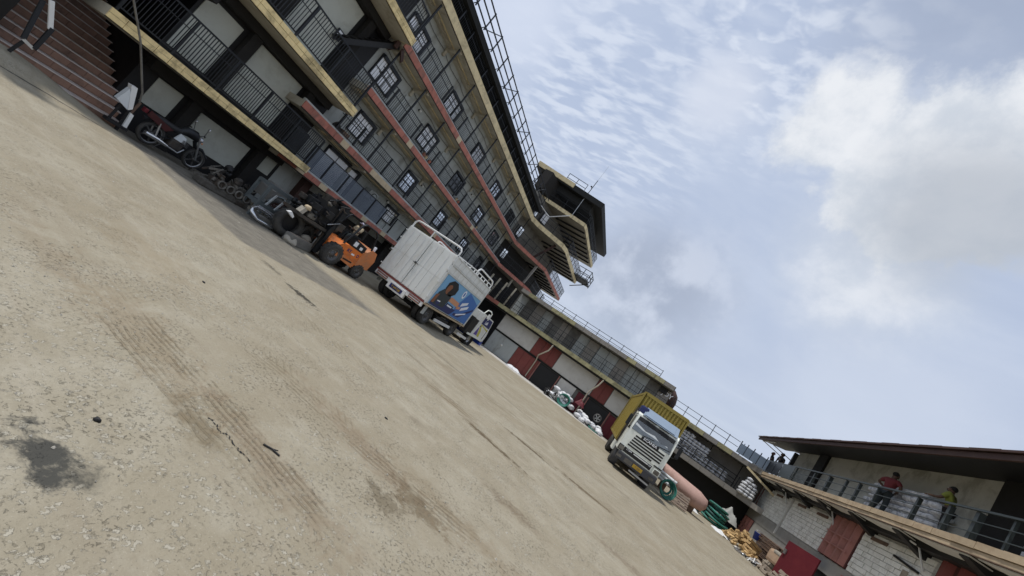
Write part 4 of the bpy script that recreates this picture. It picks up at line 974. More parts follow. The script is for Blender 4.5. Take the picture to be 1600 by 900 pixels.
for blk, (x0, nx, nz) in enumerate(((4.15, 4, 7), (5.25, 4, 6), (6.35, 3, 3), (7.25, 2, 3))):
    for i in range(nx):
        for j in range(nz):
            sack((x0+.14+i*.27, WY+.55+rg.uniform(-.03, .03), 2.24+.10+j*.195), (.31, .55, .23), 0, 'plump white sack in the stacks behind the railing of the low warehouse balcony', 'white sacks on the warehouse balcony')
for j in range(6):
    for i in range(3 if j < 4 else 2 if j < 5 else 1):
        sack((8.6+i*.27+(.13 if j > 3 else 0), WY-.25, 2.24+.10+j*.185), (.30, .5, .22), 0, 'white sack in the free-standing tapered heap at the curved end of the warehouse slab', 'white sacks heaped at the slab end')
for j in range(6):
    for i in range(9 if j < 5 else 7):
        p = SBM @ Vector((U-.02, -11.35-i*.4-(.2 if j % 2 else 0), 4.07+.11+j*.205))
        if i == 4 and j == 4: continue
        sack(p, (.42, .42, .24), RA, 'grey-white sack in the wide stack on the right balcony behind the red-shirted man', 'sacks stacked on the right balcony')
for j in range(3):
    for i in range(4):
        p = SBM @ Vector((U-.05, -18.0-i*.4, 4.07+.11+j*.2)); sack(p, (.42, .42, .24), RA, 'grey sack piled at the right end of the balcony beside the dark pier', 'sacks beside the dark pier')
# ------------------------------------------------------------------ wheels
def wheel(parent, c, r, wd, side=1, m_rim=None, lug=0, name='wheel'):
    """axle along x; side=+1 means the hub faces +x"""
    t = MB(); h = wd/2
    t.lathe(c, (1, 0, 0), [(r*.58, -h*.8), (r*.72, -h), (r*.94, -h*.92), (r, -h*.55), (r, h*.55), (r*.94, h*.92), (r*.72, h), (r*.58, h*.8)], 28)
    tw = t.build('wheel', M_rubber, parent)
    if lug:
        l_ = MB()
        for i in range(lug):
            a = 2*math.pi*i/lug; ca, sa = math.cos(a), math.sin(a)
            for s_ in (-1, 1):
                a2 = a+(.5*2*math.pi/lug if s_ > 0 else 0); ca, sa = math.cos(a2), math.sin(a2)
                l_.beam((c[0]+s_*h*.1, c[1]+ca*r, c[2]+sa*r), (c[0]+s_*h*.85, c[1]+ca*r*.99, c[2]+sa*r*.99), r*.13, r*.07, (0, ca, sa))
        l_.build('lug', M_rubber, tw)
    s = side
    MB().lathe(c, (s, 0, 0), [(r*.58, h*.5), (r*.6, h*.85), (r*.55, h*.86), (r*.48, h*.45), (r*.25, h*.35), (r*.22, h*.6), (0, h*.62)], 24).build('rim', m_rim or M_rim, tw)
    b = MB()
    for i in range(6):
        a = i*math.pi/3; b.lathe((c[0]+s*h*.36, c[1]+math.cos(a)*r*.34, c[2]+math.sin(a)*r*.34), (s, 0, 0), [(r*.04, 0), (r*.035, h*.12), (0, h*.13)], 6)
    b.build('bolt', M_steel, tw, kind='stuff')
    return tw

# ------------------------------------------------------------------ white box truck (rear towards the camera), local: x right, y forward
BT = thing('box_truck', 'white high-sided box truck seen from behind with a blue advert on its side', 'truck', (-9.0, 13.0, 0), R(0))
W2 = 1.33; ZF, ZT, LB = .86, 3.05, 4.35
MB().box(-W2+.03, W2-.03, .04, LB-.02, ZF, ZT-.01).build('body', M_whitepaint, BT)
for i, (x0, x1) in enumerate(((-W2, -.02), (.02, W2))):
    dr = MB().cbox(x0, x1, -.02, .035, ZF+.03, ZT, .012).build('rear_door', M_whitepaint, BT)
    wdt = (x1-x0)/2
    for kx in range(2):
        for z0, z1 in ((ZF+.06, ZF+1.02), (ZF+1.05, ZT-.05)):
            MB().cbox(x0+kx*wdt+.008, x0+(kx+1)*wdt-.008, -.04, -.021, z0-.015, z1+.005, .008).build('door_panel', M_whitepaint, dr)
    for z in (ZF+.25, ZF+.95, ZF+1.55, ZT-.25):
        xx = x0 if i == 0 else x1
        MB().box(xx-.05, xx+.05, -.07, -.046, z-.025, z+.025).build('hinge', M_whitesteel, dr)
    for xr in (x0+wdt*.5, x0+wdt*1.5): MB().box(xr-.018, xr+.018, -.056, -.0405, ZF+.12, ZT-.1).build('rib', M_whitesteel, dr)
    MB().tube([((-.09 if i == 0 else .09), -.065, ZF+.1), ((-.09 if i == 0 else .09), -.065, ZT-.1)], .012, 6).build('lock_rod', M_whitesteel, dr)
MB().box(-.14, .14, -.085, -.066, ZF+1.0, ZF+1.04).build('latch', M_steel, BT); MB().box(-.04, .04, -.10, -.086, ZF+.98, ZF+1.07).build('padlock', M_rim, BT)
MB().box(-W2, W2, -.06, .04, ZF-.05, ZF+.015).build('sill', M_redpaint, BT)
# rear crash bar with lamp clusters and number plate
MB().cbox(-W2, W2, -.05, .06, ZF-.24, ZF-.051, .02).build('rear_board', M_whitesteel, BT)
MB().cbox(-.48, .48, -.075, .05, ZF-.42, ZF-.10, .02).build('plate_board', M_whitesteel, BT)
pl = MB().box(-.33, .33, -.092, -.076, ZF-.345, ZF-.175).build('number_plate', M_navy, BT)
text_on('T 644 DJE', .115, M_plate, (0, -.096, ZF-.26), (1, 0, 0), (0, 0, 1), pl)
for s in (-1, 1):
    lm = MB().box(s*.93-.30, s*.93+.30, -.07, -.051, ZF-.215, ZF-.075).build('tail_lamp', M_oldwood, BT)
    for j in range(3): MB().box(s*.93-.28, s*.93+.28, -.08, -.071, ZF-.205+j*.045, ZF-.18+j*.045).build('lens_bar', M_salmon if j != 1 else M_palepipe, lm)
# right side: plank and rib work above, advert below
for i in range(9):
    y0 = .05+i*(LB-.1)/9; 
    MB().cbox(W2-.03, W2+.005, y0+.015, y0+(LB-.1)/9-.015, 2.35, 2.62, .01).build('side_panel', M_whitepaint, BT)
    MB().cbox(W2-.03, W2+.005, y0+.015, y0+(LB-.1)/9-.015, 2.70, ZT-.05, .01).build('side_panel', M_whitepaint, BT)
for z in (2.31, 2.66, ZT-.02): MB().box(W2-.03, W2+.03, .0, LB, z-.02, z+.02).build('side_rail', M_whitepaint, BT)
for y in (.0, LB-.06): MB().box(W2-.03, W2+.04, y, y+.06, ZF-.02, ZT).build('corner_post', M_whitepaint, BT)
MB().box(W2-.03, W2+.055, .0, LB, ZF-.09, ZF-.021).build('side_sill', M_slab_or, BT)
ax = W2+.006
ad = MB().box(W2-.029, ax, .30, LB-.08, ZF+.03, 2.28).build('advert', M_lblue, BT)
def adv(poly, m_, k_, name): MB().prism([(ax+.002*k_, y, z) for y, z in poly], (.002, 0, 0)).build(name, m_, ad)
adv([(2.35, .90), (LB-.09, .90), (LB-.09, 2.0), (2.9, 2.27), (2.5, 1.6)], M_mblue, 1, 'blue_field')
adv([(.32, .90), (2.3, .90), (2.6, 1.22), (1.6, 1.22), (.9, 1.02), (.32, 1.05)], M_navy, 2, 'navy_band')
def disc(cy, cz, ry, rz_, n=18, jag=0): return [(cy+math.cos(2*math.pi*i/n)*ry*(1+(jag*(i % 2))), cz+math.sin(2*math.pi*i/n)*rz_*(1+(jag*(i % 2)))) for i in range(n)]
adv(disc(1.20, 1.90, .50, .33, 16, .08), M_black, 3, 'printed_hair'); adv(disc(1.02, 1.80, .22, .22), M_brownskin, 4, 'printed_face'); adv([(1.05, 1.62), (1.3, 1.62), (1.36, 1.9), (1.2, 1.96)], M_black, 5, 'printed_shade')
adv([(.42, .98), (1.45, 1.02), (1.60, 1.50), (1.45, 1.66), (1.05, 1.64), (.70, 1.74), (.45, 1.50)], M_darkprint, 3, 'printed_coat')
adv([(.32, 1.0), (.55, 1.02), (.60, 1.45), (.38, 1.38)], M_brownskin, 4, 'printed_hand')
adv(disc(.85, 1.12, .17, .10), M_navy, 4, 'printed_shoe'); adv([(.72, 1.16), (.98, 1.16), (1.0, 1.22), (.74, 1.20)], M_whiteprint, 5, 'printed_stripe')
adv([(1.55, 1.40), (2.55, 1.36), (2.55, 1.58), (1.60, 1.62)], M_orangeprint, 4, 'text_box'); adv([(1.55, 1.14), (2.25, 1.14), (2.25, 1.30), (1.55, 1.32)], M_navy, 4, 'text_box')
adv([(1.66, 1.19), (2.14, 1.19), (2.14, 1.25), (1.66, 1.26)], M_whiteprint, 5, 'text_line')
adv(disc(2.42, 2.02, .15, .20), M_whiteprint, 4, 'printed_badge'); adv(disc(2.42, 2.02, .07, .12, 10), M_mblue, 5, 'badge_centre')
adv([(2.75, 1.48), (3.30, 1.72), (3.30, 1.86), (2.75, 1.66)], M_whiteprint, 4, 'text_line'); adv([(2.95, 1.30), (3.55, 1.56), (3.55, 1.72), (2.95, 1.46)], M_whiteprint, 4, 'text_line')
adv([(2.5, 1.28), (2.85, 1.35), (2.85, 1.46), (2.55, 1.44)], M_orangeprint, 4, 'text_line')
adv([(2.6, .98), (3.2, 1.00), (4.2, 1.62), (4.2, 1.74), (3.1, 1.14), (2.6, 1.10)], M_navy, 3, 'printed_swoosh'); adv([(2.85, 1.02), (3.7, 1.30), (3.7, 1.37), (2.85, 1.10)], M_whiteprint, 4, 'text_line')
# tubular top guard
tg = thing_part('top_guard', BT)
def hoop(y0, y1, zt, x):
    MB().tube([(x, y0, ZT-.02), (x, y0, ZT+zt*.6), (x, y0+.12, ZT+zt*.93), (x, y0+.3, ZT+zt), (x, y1-.3, ZT+zt), (x, y1-.12, ZT+zt*.93), (x, y1, ZT+zt*.6), (x, y1, ZT-.02)], .035, 8).build('hoop', M_whitesteel, tg)
MB().tube([(-W2+.03, .05, ZT-.02), (-W2+.03, .05, ZT+.22), (-W2+.12, .05, ZT+.32), (-W2+.3, .05, ZT+.34), (W2-.3, .05, ZT+.34), (W2-.12, .05, ZT+.32), (W2-.03, .05, ZT+.22), (W2-.03, .05, ZT-.02)], .035, 8).build('hoop', M_whitesteel, tg)
MB().tube([(-.25, .05, ZT), (-.25, .05, ZT+.33)], .025, 6).build('hoop_stay', M_whitesteel, tg)
hoop(2.2, LB-.05, .36, W2-.03); hoop(2.2, LB-.05, .36, -W2+.03)
MB().tube([(W2-.03, .1, ZT+.02), (W2-.03, 2.2, ZT+.16), (W2-.03, LB-.05, ZT+.16)], .022, 6).build('guard_rail', M_whitesteel, tg)
for i in range(8): MB().beam((W2-.03, .5+i*.47, ZT-.03), (W2-.03, .5+i*.47, ZT+(.05+.05*i if i < 3 else .16)), .05, .03).build('guard_stay', M_whitesteel, tg)
for i in range(5): MB().tube([(-W2+.03, .6+i*.85, ZT+.02), (W2-.03, .6+i*.85, ZT+.02)], .02, 6).build('cross_bar', M_whitesteel, tg)
# chassis and running gear
for x in (-.45, .45): MB().box(x-.06, x+.06, .1, 7.4, .56, .80).build('chassis_rail', M_black, BT)
for i in range(5): MB().box(-W2+.05, W2-.05, .3+i*.95, .4+i*.95, ZF-.12, ZF-.06).build('cross_member', M_black, BT)
for s in (-1, 1):
    wheel(BT, (s*(W2-.18), .95, .40), .40, .26, s); wheel(BT, (s*(W2-.48), .95, .40), .40, .22, -s)
    wheel(BT, (s*(W2-.22), 3.75, .38), .38, .26, s)
    wheel(BT, (s*(W2-.2), 6.15, .33), .33, .24, s, M_steel)
    MB().box(s*(W2-.02)-.03, s*(W2-.02)+.0, .32, .55, .40, ZF-.10).build('mud_flap', M_wall_grey, BT)
MB().cyl((-1.1, .95, .40), (1.1, .95, .40), .09).build('axle', M_black, BT); MB().cyl((-1.1, 3.75, .38), (1.1, 3.75, .38), .07).build('axle', M_black, BT)
MB().cbox(W2-.30, W2-.05, 1.7, 2.9, .34, .62, .05).build('fuel_tank', M_black, BT)
MB().beam((W2-.02, 1.55, .42), (W2-.02, 3.2, .42), .05, .12).build('side_guard', M_whitesteel, BT)
MB().beam((W2-.02, 4.3, .36), (W2-.02, 5.6, .30), .05, .12).build('side_guard', M_whitesteel, BT)
# cab (low, white with purple and lime striping)
CY0, CY1, CX = 5.75, 7.75, W2-.02
cabp = [(CY0, .62), (CY1+.12, .50), (CY1+.15, .95), (CY1-.05, 1.35), (CY1-.25, 1.88), (CY0+.05, 1.95)]
cb = MB().prism([(-CX, y, z) for y, z in cabp], (2*CX, 0, 0)).build('cab', M_whitepaint, BT)
MB().prism([(CX+.001, y, z) for y, z in ((CY0+.42, 1.40), (CY1-.18, 1.36), (CY1-.36, 1.82), (CY0+.42, 1.86))], (.012, 0, 0)).build('side_window', M_navy, cb)
text_on('LaBi', .26, M_whiteprint, (CX+.016, CY0+.98, 1.56), (0, 1, 0), (0, 0, 1), cb)
for poly, m_, nm in (([(CY0+.30, .72), (CY0+.78, .72), (CY0+.46, 1.22)], M_purple, 'stripe'), ([(CY0+.84, .70), (CY0+1.15, .68), (CY0+.98, 1.02), (CY0+.6, 1.34), (CY0+.5, 1.34)], M_lime, 'stripe'), ([(CY0+.5, 1.35), (CY1-.20, 1.16), (CY1-.16, 1.24), (CY0+.5, 1.39)], M_lime, 'stripe')):
    MB().prism([(CX+.001, y, z) for y, z in poly], (.008, 0, 0)).build(nm, m_, cb)
MB().box(CX+.001, CX+.02, CY1-.28, CY1-.26, .62, 1.3).build('door_gap', M_black, cb); MB().box(CX+.001, CX+.03, CY0+.44, CY0+.60, 1.24, 1.28).build('door_handle', M_black, cb)
MB().prism([(-CX+.1, CY1-.02, 1.38), (CX-.1, CY1-.02, 1.38), (CX-.16, CY1-.21, 1.84), (-CX+.16, CY1-.21, 1.84)], (0, .02, .008)).build('windscreen', M_windscreen, cb)
MB().cbox(-CX, CX, CY1-.10, CY1+.24, .30, .60, .04).build('front_bumper', M_blue, cb)
MB().lathe((CX-.32, CY0+.4, .33), (1, 0, 0), [(.47, 0), (.47, .30), (.43, .30), (.43, 0)], 24).build('wheel_arch', M_black, cb)
MB().cbox(CX-.35, CX-.0, CY0-.85, CY0-.02, .55, 1.5, .04).build('engine_cover', M_black, BT)
MB().cbox(CX-.22, CX+.0, CY0-.55, CY0+.02, 1.45, 1.92, .03).build('rear_cab_corner', M_whitepaint, BT)
MB().box(CX-.0, CX+.05, CY0-.5, CY1-.2, .56, .66).build('side_step', M_cabwhite, BT)
MB().tube([(CX-.02, CY0-.1, 1.9), (CX+.05, CY0+.0, 2.18), (CX+.10, CY0+.35, 2.22), (CX+.12, CY0+.6, 2.14), (CX+.1, CY0+.62, 1.72)], .03, 8).build('mirror_arm', M_cabwhite, BT)
MB().cbox(CX+.06, CX+.18, CY0+.36, CY0+.56, 1.78, 2.05, .02).build('wing_mirror', M_whitesteel, BT)

# ------------------------------------------------------------------ lorry with the tall slatted grille, and the container on it
SC = thing('lorry', 'white cab-over lorry facing the camera with five-slat black grille and blue-grey roof visor', 'truck', (1.80, 16.35, 0), R(1.5))
h_ = .84
prof = [(.0, .66), (.02, 1.58), (.16, 2.24), (.30, 2.34), (1.30, 2.34), (1.30, .66)]
cb = MB().prism([(-h_, y, z) for y, z in prof], (2*h_, 0, 0)).build('cab', M_cabwhite, SC)
MB().prism([(-h_+.06, .022, 1.60), (h_-.06, .022, 1.60), (h_-.10, .142, 2.17), (-h_+.10, .142, 2.17)], (0, -.008, .002)).build('cab_interior', M_black, cb)
MB().prism([(-h_+.08, .012, 1.615), (h_-.08, .012, 1.615), (h_-.25, .045, 1.80), (.35, .035, 1.74), (.05, .055, 1.86), (-.3, .045, 1.80), (-h_+.10, .065, 1.90)], (0, -.008, .002)).build('screen_reflection_shape', M_palepipe, cb)  # pale cut-out shape put in for the reflection low in the windscreen
MB().prism([(-h_+.06, .004, 1.60), (h_-.06, .004, 1.60), (h_-.10, .124, 2.17), (-h_+.10, .124, 2.17)], (0, -.008, .002)).build('windscreen', M_screen, cb)
MB().prism([(-h_+.10, .105, 2.02), (h_-.10, .105, 2.02), (h_-.10, .138, 2.17), (-h_+.10, .138, 2.17)], (0, -.036, .008)).build('sun_strip', M_black, cb)
for x in (-.3, .32): MB().beam((x, -.02, 1.63), (x+.42, -.01, 1.70), .018).build('wiper', M_black, cb)
for s in (-1, 1):
    MB().prism([(s*h_, .18, 1.55), (s*h_, .95, 1.55), (s*h_, .95, 2.15), (s*h_, .28, 2.15)], (s*.01, 0, 0)).build('side_window', M_windscreen, cb)
    MB().box(s*(h_+.004)-.004, s*(h_+.004)+.004, 1.0, 1.02, .75, 2.2).build('door_gap', M_black, cb)
    a_ = MB().tube([(s*h_, .15, 2.2), (s*(h_+.16), .02, 2.15), (s*(h_+.18), .02, 1.6), (s*h_, .1, 1.55)], .016, 6).build('mirror_arm', M_ink, cb)
    MB().cbox(s*(h_+.18)-.07, s*(h_+.18)+.07, -.02, .05, 1.62, 2.06, .02).build('mirror', M_ink, a_)
gr = MB().box(-.64, .68, -.03, -.001, .965, 1.575).build('grille', M_cabwhite, cb)
for i in range(5): MB().box(-.60+.02*i, .66-(.28 if i == 0 else 0), -.036, -.031, 1.03+i*.108-.031, 1.03+i*.108+.031).build('slot', M_grille, gr)
bd = MB().box(-.32, .38, -.048, -.031, 1.49, 1.595).build('name_bar', M_black, cb)
text_on('SCANIA', .135, M_whiteprint, (0.03, -.053, 1.542), (1, 0, 0), (0, 0, 1), bd, sx=1.15)
lb = MB().box(-.66, .52, -.05, -.001, .68, .93).build('lower_panel', M_cabwhite, cb)
MB().box(-.63, .49, -.056, -.051, .71, .90).build('recess', M_grille, lb); MB().box(-.25, .34, -.062, -.057, .835, .875).build('bright_strip', M_whitesteel, lb)
text_on('113H', .085, M_whiteprint, (-.44, -.06, .85), (1, 0, 0), (0, 0, 1), lb, sx=1.2); text_on('320', .07, M_whiteprint, (.41, -.06, .85), (1, 0, 0), (0, 0, 1), lb)
for s in (-1, 1):
    hl = MB().cbox(s*.72-.13, s*.72+.13, -.05, .03, .68, .90, .02).build('headlamp', M_grille if s < 0 else M_cabwhite, cb)
    MB().box(s*.72-.10, s*.72+.10, -.056, -.051, .71, .87).build('lens', M_scrap2, hl)
MB().box(.53, .83, -.04, -.001, .94, .99).build('slot', M_grille, cb)
bmp = MB().cbox(-h_+.10, h_+.02, -.09, .25, .36, .665, .04).build('bumper', M_bumper, SC)
for s in (-1, 1): MB().cbox(s*.66-.10, s*.66+.10, -.10, -.085, .45, .55, .02).build('fog_lamp', M_scrap2, bmp)
pl = MB().box(-.08, .30, -.106, -.091, .44, .57).build('number_plate', M_plate, bmp)
text_on('T 295', .085, M_oldwood, (.11, -.108, .505), (1, 0, 0), (0, 0, 1), pl)
MB().box(-.42, -.12, -.10, -.091, .42, .58).build('tow_pocket', M_scrap2, bmp)
MB().beam((-.1, -.04, .27), (.7, -.04, .24), .05, .06).build('tow_bar', M_steel, SC)
MB().beam((-.42, .0, .70), (-.34, .0, .82), .03).build('bracket', M_steel, SC)
vz = MB().prism([(-h_+.16, .10, 2.28), (h_-.10, .10, 2.28), (h_-.12, .42, 2.62), (-h_+.20, .42, 2.62)], (0, .16, .02)).build('roof_visor', M_visor, SC)
MB().prism([(-.62, .122, 2.32), (.6, .122, 2.32), (.58, .37, 2.58), (-.60, .37, 2.58)], (0, -.012, .010)).build('visor_panel', M_visor, vz)
for x in (-.3, .22): MB().box(x-.2, x+.2, .03, .10, 2.225, 2.25).build('visor_slot', M_black, vz)
MB().cbox(-h_-.02, -h_+.28, .25, .95, 2.30, 2.60, .05).build('air_intake', M_navy, SC)
for s in (-1, 1):
    wheel(SC, (s*(h_-.14), .98, .40), .40, .26, s)
    MB().lathe((s*(h_-.30), .98, .40), (s, 0, 0), [(.48, 0), (.48, .28), (.44, .28)], 22).build('mud_guard', M_bumper, SC)
    for y in (4.6, 5.5): wheel(SC, (s*(h_-.06), y, .40), .40, .24, s); wheel(SC, (s*(h_-.34), y, .40), .40, .22, -s)
    MB().box(s*.36-.05, s*.36+.05, .3, 8.2, .52, .72).build('chassis_rail', M_black, SC)
    MB().box(s*(h_-.06)-.12, s*(h_-.06)+.12, 1.55, 2.6, .42, .78).build('side_tank', M_cabwhite if s < 0 else M_black, SC)
MB().box(-h_, h_, 1.32, 1.42, .75, 1.9).build('cab_rear', M_scrap, SC)
MB().tube([(-h_+.05, 1.6, .7), (-h_-.02, 1.62, 1.3), (-h_+.02, 1.66, 2.5)], .06, 8).build('exhaust_stack', M_scrap, SC)
for i in range(4): MB().beam((-h_-.02, 1.55+.12*i, .8), (-h_-.02, 1.6+.12*i, 1.1+.3*i), .04).build('hose', M_scrap, SC)
CN = thing('shipping_container', 'mustard yellow corrugated shipping container carried behind the white cab', 'container', (1.86, 18.2, 0), R(1.5))
cw, cz0, cz1, cl = .99, .82, 3.22, 7.4
cr_ = MB(); n = 13; L = 2*(cw-.06)/n
MB().box(-cw+.06, cw-.06, .06, cl-.06, cz0+.05, cz1-.02).build('shell', M_cont, CN)
for i in range(n):
    x0 = -cw+.06+i*L
    MB().prism([(x0+.006, .058, cz0+.1), (x0+L*.30, .01, cz0+.1), (x0+L*.70, .01, cz0+.1), (x0+L-.006, .058, cz0+.1)], (0, 0, cz1-cz0-.2)).build('corrugation', M_cont, CN)
n = 34; L = (cl-.12)/n
for s in (-1, 1):
    for i in range(n):
        y0 = .06+i*L
        MB().prism([(s*(cw-.058), y0+.006, cz0+.1), (s*(cw-.01), y0+L*.3, cz0+.1), (s*(cw-.01), y0+L*.7, cz0+.1), (s*(cw-.058), y0+L-.006, cz0+.1)], (0, 0, cz1-cz0-.2)).build('corrugation', M_cont, CN)
    for y in (.04, cl-.04): MB().box(s*cw-.06, s*cw+.005, y-.06, y+.06, cz0, cz1+.02).build('corner_post', M_cont, CN)
    for z in (cz0+.04, cz1-.02): MB().box(s*(cw-.03)-.035, s*(cw-.03)+.035, .10, cl-.1, z-.06, z+.06).build('edge_beam', M_cont, CN)
for z in (cz0+.04, cz1-.02): MB().box(-cw+.06, cw-.06, .0, .055, z-.07, z+.07).build('edge_beam', M_cont, CN)
MB().box(-cw+.02, cw-.02, .02, cl-.02, cz1-.019, cz1+.045).build('roof_sheet', M_cont, CN)

# ------------------------------------------------------------------ forklift facing left (towards the camera side), local x right side, y towards rear
FK = thing('forklift', 'orange forklift with black mast and overhead guard carrying greasy machine parts', 'forklift', (-10.75, 10.55, 0), R(-3))
fw = .50
bp_ = [(-.15, .62), (.30, .72), (.95, .72), (1.28, .58), (1.75, .62), (1.80, 1.10), (1.62, 1.28), (1.30, 1.28), (1.12, 1.02), (.35, 1.02), (.0, .92), (-.30, .78)]
MB().prism([(-fw, y, z) for y, z in [(-.25, .45), (1.1, .36), (1.1, .95), (.4, .98), (.1, .93), (-.2, .62)]], (2*fw, 0, 0)).build('body', M_orange, FK)
MB().prism([(-fw-.02, y, z) for y, z in [(1.101, .45), (1.78, .50), (1.84, .95), (1.70, 1.25), (1.45, 1.28), (1.101, 1.0)]], (2*fw+.04, 0, 0)).build('counterweight', M_orange2, FK)
MB().prism([(fw+.001, y, z) for y, z in [(.05, .42), (1.0, .30), (1.0, .50), (.45, .58), (.1, .62)]], (.05, 0, 0)).build('step', M_orange2, FK)
MB().box(fw+.052, fw+.056, .42, .88, .44, .50).build('step_slot', M_black, FK)
MB().prism([(-fw+.03, y, z) for y, z in [(.42, .981), (1.15, .952), (1.15, 1.22), (.45, 1.30)]], (2*fw-.05, 0, 0)).build('battery_hood', M_ink, FK)
MB().box(fw-.018, fw-.012, .50, .68, 1.04, 1.22).build('label_plate', M_whiteprint, FK); MB().box(fw-.018, fw-.012, .84, .98, 1.03, 1.14).build('label_plate', M_whiteprint, FK)
text_on('RT', .17, M_navy, (fw+.004, .50, .80), (0, 1, 0), (0, 0, 1), FK); MB().box(fw+.002, fw+.006, .66, .82, .72, .78).build('printed_dash', M_whiteprint, FK)
text_on('D', .16, M_navy, (fw+.004, .98, .78), (0, 1, 0), (0, 0, 1), FK)
for s in (-1, 1):
    wheel(FK, (s*(fw-.02), -.05, .40), .40, .26, s, M_rim, 18); wheel(FK, (s*(fw-.06), 1.42, .29), .29, .22, s, M_rim, 14)
    MB().tube([(s*(fw-.05), .12, .92), (s*(fw-.05), .35, 1.82), (s*(fw-.05), .48, 1.93), (s*(fw-.05), 1.05, 1.93), (s*(fw-.05), 1.22, 1.80), (s*(fw-.05), 1.42, 1.24)], .04, 8).build('guard_post', M_ink, FK)
for i in range(6): MB().box(-fw+.05, fw-.05, .46+i*.12, .49+i*.12, 1.92, 1.955).build('guard_slat', M_ink, FK)
MB().cbox(-.22, .22, .48, .92, 1.30, 1.38, .03).build('seat', M_black, FK); MB().cbox(-.22, .22, .90, 1.0, 1.34, 1.72, .03).build('backrest', M_black, FK)
MB().tube([(-.1, .25, 1.0), (-.1, .38, 1.40)], .025, 6).build('steering_column', M_ink, FK)
MB().tube([(-.1+.14*math.cos(t*.785), .38+.05*math.sin(t*.785), 1.42+.12*math.sin(t*.785)) for t in range(8)], .014, 6, closed=True).build('steering_wheel', M_ink, FK)
ms = thing_part('mast', FK)
for s in (-1, 1): MB().box(s*.28-.05, s*.28+.05, -.56, -.42, .12, 2.05).build('channel', M_ink, ms); MB().box(s*.18-.04, s*.18+.04, -.60, -.50, .2, 1.9).build('channel', M_scrap, ms)
for z in (.6, 1.3, 2.0): MB().box(-.33, .33, -.54, -.46, z-.04, z+.04).build('cross_piece', M_ink, ms)
MB().tube([(.0, -.48, .3), (.0, -.48, 1.8)], .035, 8).build('lift_ram', M_steel, ms); MB().box(-.42, .42, -.66, -.60, .85, 1.15).build('carriage', M_ink, ms)
for s in (-1, 1): MB().box(s*.22-.06, s*.22+.06, -1.55, -.66, .84, .88).build('fork', M_ink, ms)
MB().lathe((.30, 1.66, 1.36), (0, 0, 1), [(.06, -.1), (.06, .08), (0, .1)], 10).build('beacon', M_whiteprint, FK)

M_oxide_dark = mat('dark_red_panel', (.06, .014, .014), .45, .3, 6)
# ------------------------------------------------------------------ motorcycle, local y forward (away to the right in the picture)
MC = thing('motorcycle', 'black and dark red motorcycle with chrome silencer parked in front of the white panels', 'motorcycle', (-13.85, 6.25, .06), R(9))
def mwheel(y, r):
    wmb = MB().lathe((0, y, r), (1, 0, 0), [(r*.78, -.04), (r*.86, -.055), (r, -.025), (r, .025), (r*.86, .055), (r*.78, .04)], 28).build('wheel', M_rubber, MC)
    MB().lathe((0, y, r), (1, 0, 0), [(r*.80, -.025), (r*.74, -.025), (r*.74, .025), (r*.80, .025)], 24).build('rim', M_steel, wmb)
    for i in range(5):
        a = i*2*math.pi/5; MB().beam((0, y+.04*math.cos(a), r+.04*math.sin(a)), (0, y+r*.76*math.cos(a), r+r*.76*math.sin(a)), .035).build('spoke', M_rim, wmb)
    MB().lathe((0, y, r), (1, 0, 0), [(.0, -.07), (.06, -.06), (.06, .06), (0, .07)], 12).build('hub', M_rim, wmb)
mwheel(0, .33); mwheel(1.30, .32)
MB().cbox(-.12, .12, .42, .78, .28, .55, .05).build('engine', M_scrap, MC)
for i in range(5): MB().box(-.14, .14, .66, .86, .50+i*.035, .515+i*.035).build('cooling_fin', M_rim, MC)
MB().prism([(.07, .45, .56), (.07, .78, .56), (.07, .70, .74), (.07, .52, .78)], (.05, 0, 0)).build('side_cover', M_palepipe, MC)
MB().tube([(0, -.35, .78), (0, -.1, .80), (0, .3, .78), (0, .55, .82)], [.05, .10, .11, .09], 10).build('seat', M_black, MC)
MB().tube([(0, .50, .82), (0, .66, .93), (0, .88, .95), (0, 1.04, .86)], [.08, .14, .15, .07], 12).build('fuel_tank', M_ink, MC)
MB().prism([(.10, -.42, .72), (.10, .15, .60), (.10, .30, .74), (.10, -.40, .88)], (.03, 0, 0)).build('tail_panel', M_oxide_dark, MC)
MB().cbox(-.06, .06, -.50, -.40, .74, .86, .02).build('tail_lamp', M_redbright, MC)
MB().tube([(0, -.38, .62), (0, -.25, .70), (0, 0, .72), (0, .2, .66)], .06, 8).build('rear_mudguard', M_ink, MC)
MB().tube([(0, 1.0, .80), (0, 1.1, .66), (0, 1.32, .68), (0, 1.56, .52)], .055, 8).build('front_mudguard', M_ink, MC)
MB().tube([(.15, -.22, .30), (.16, .1, .30), (.14, .4, .27)], [.06, .065, .04], 12).build('silencer', M_chrome, MC)
MB().tube([(.14, .4, .27), (.12, .75, .24), (.08, .86, .42)], .022, 8).build('exhaust_pipe', M_steel, MC)
for s in (-1, 1):
    MB().tube([(s*.08, 1.0, .96), (s*.08, 1.30, .32)], .025, 8).build('fork', M_steel, MC); MB().tube([(s*.12, .05, .34), (s*.11, -.05, .72)], .025, 8).build('shock', M_steel, MC)
    hb = MB().tube([(0, .98, 1.0), (s*.12, .98, 1.05), (s*.30, .90, 1.10), (s*.40, .84, 1.08)], .016, 8).build('handlebar', M_steel, MC)
    MB().tube([(s*.30, .90, 1.10), (s*.41, .835, 1.08)], .022, 8).build('grip', M_black, hb)
    MB().tube([(s*.24, .93, 1.08), (s*.30, .88, 1.28)], .008, 6).build('mirror_stem', M_ink, hb); MB().blob((s*.31, .88, 1.32), (.05, .02, .07), 1, 1, 0).build('mirror', M_steel, hb)
    MB().beam((s*.05, .1, .36), (s*.05, .75, .62), .035).build('frame_tube', M_ink, MC)
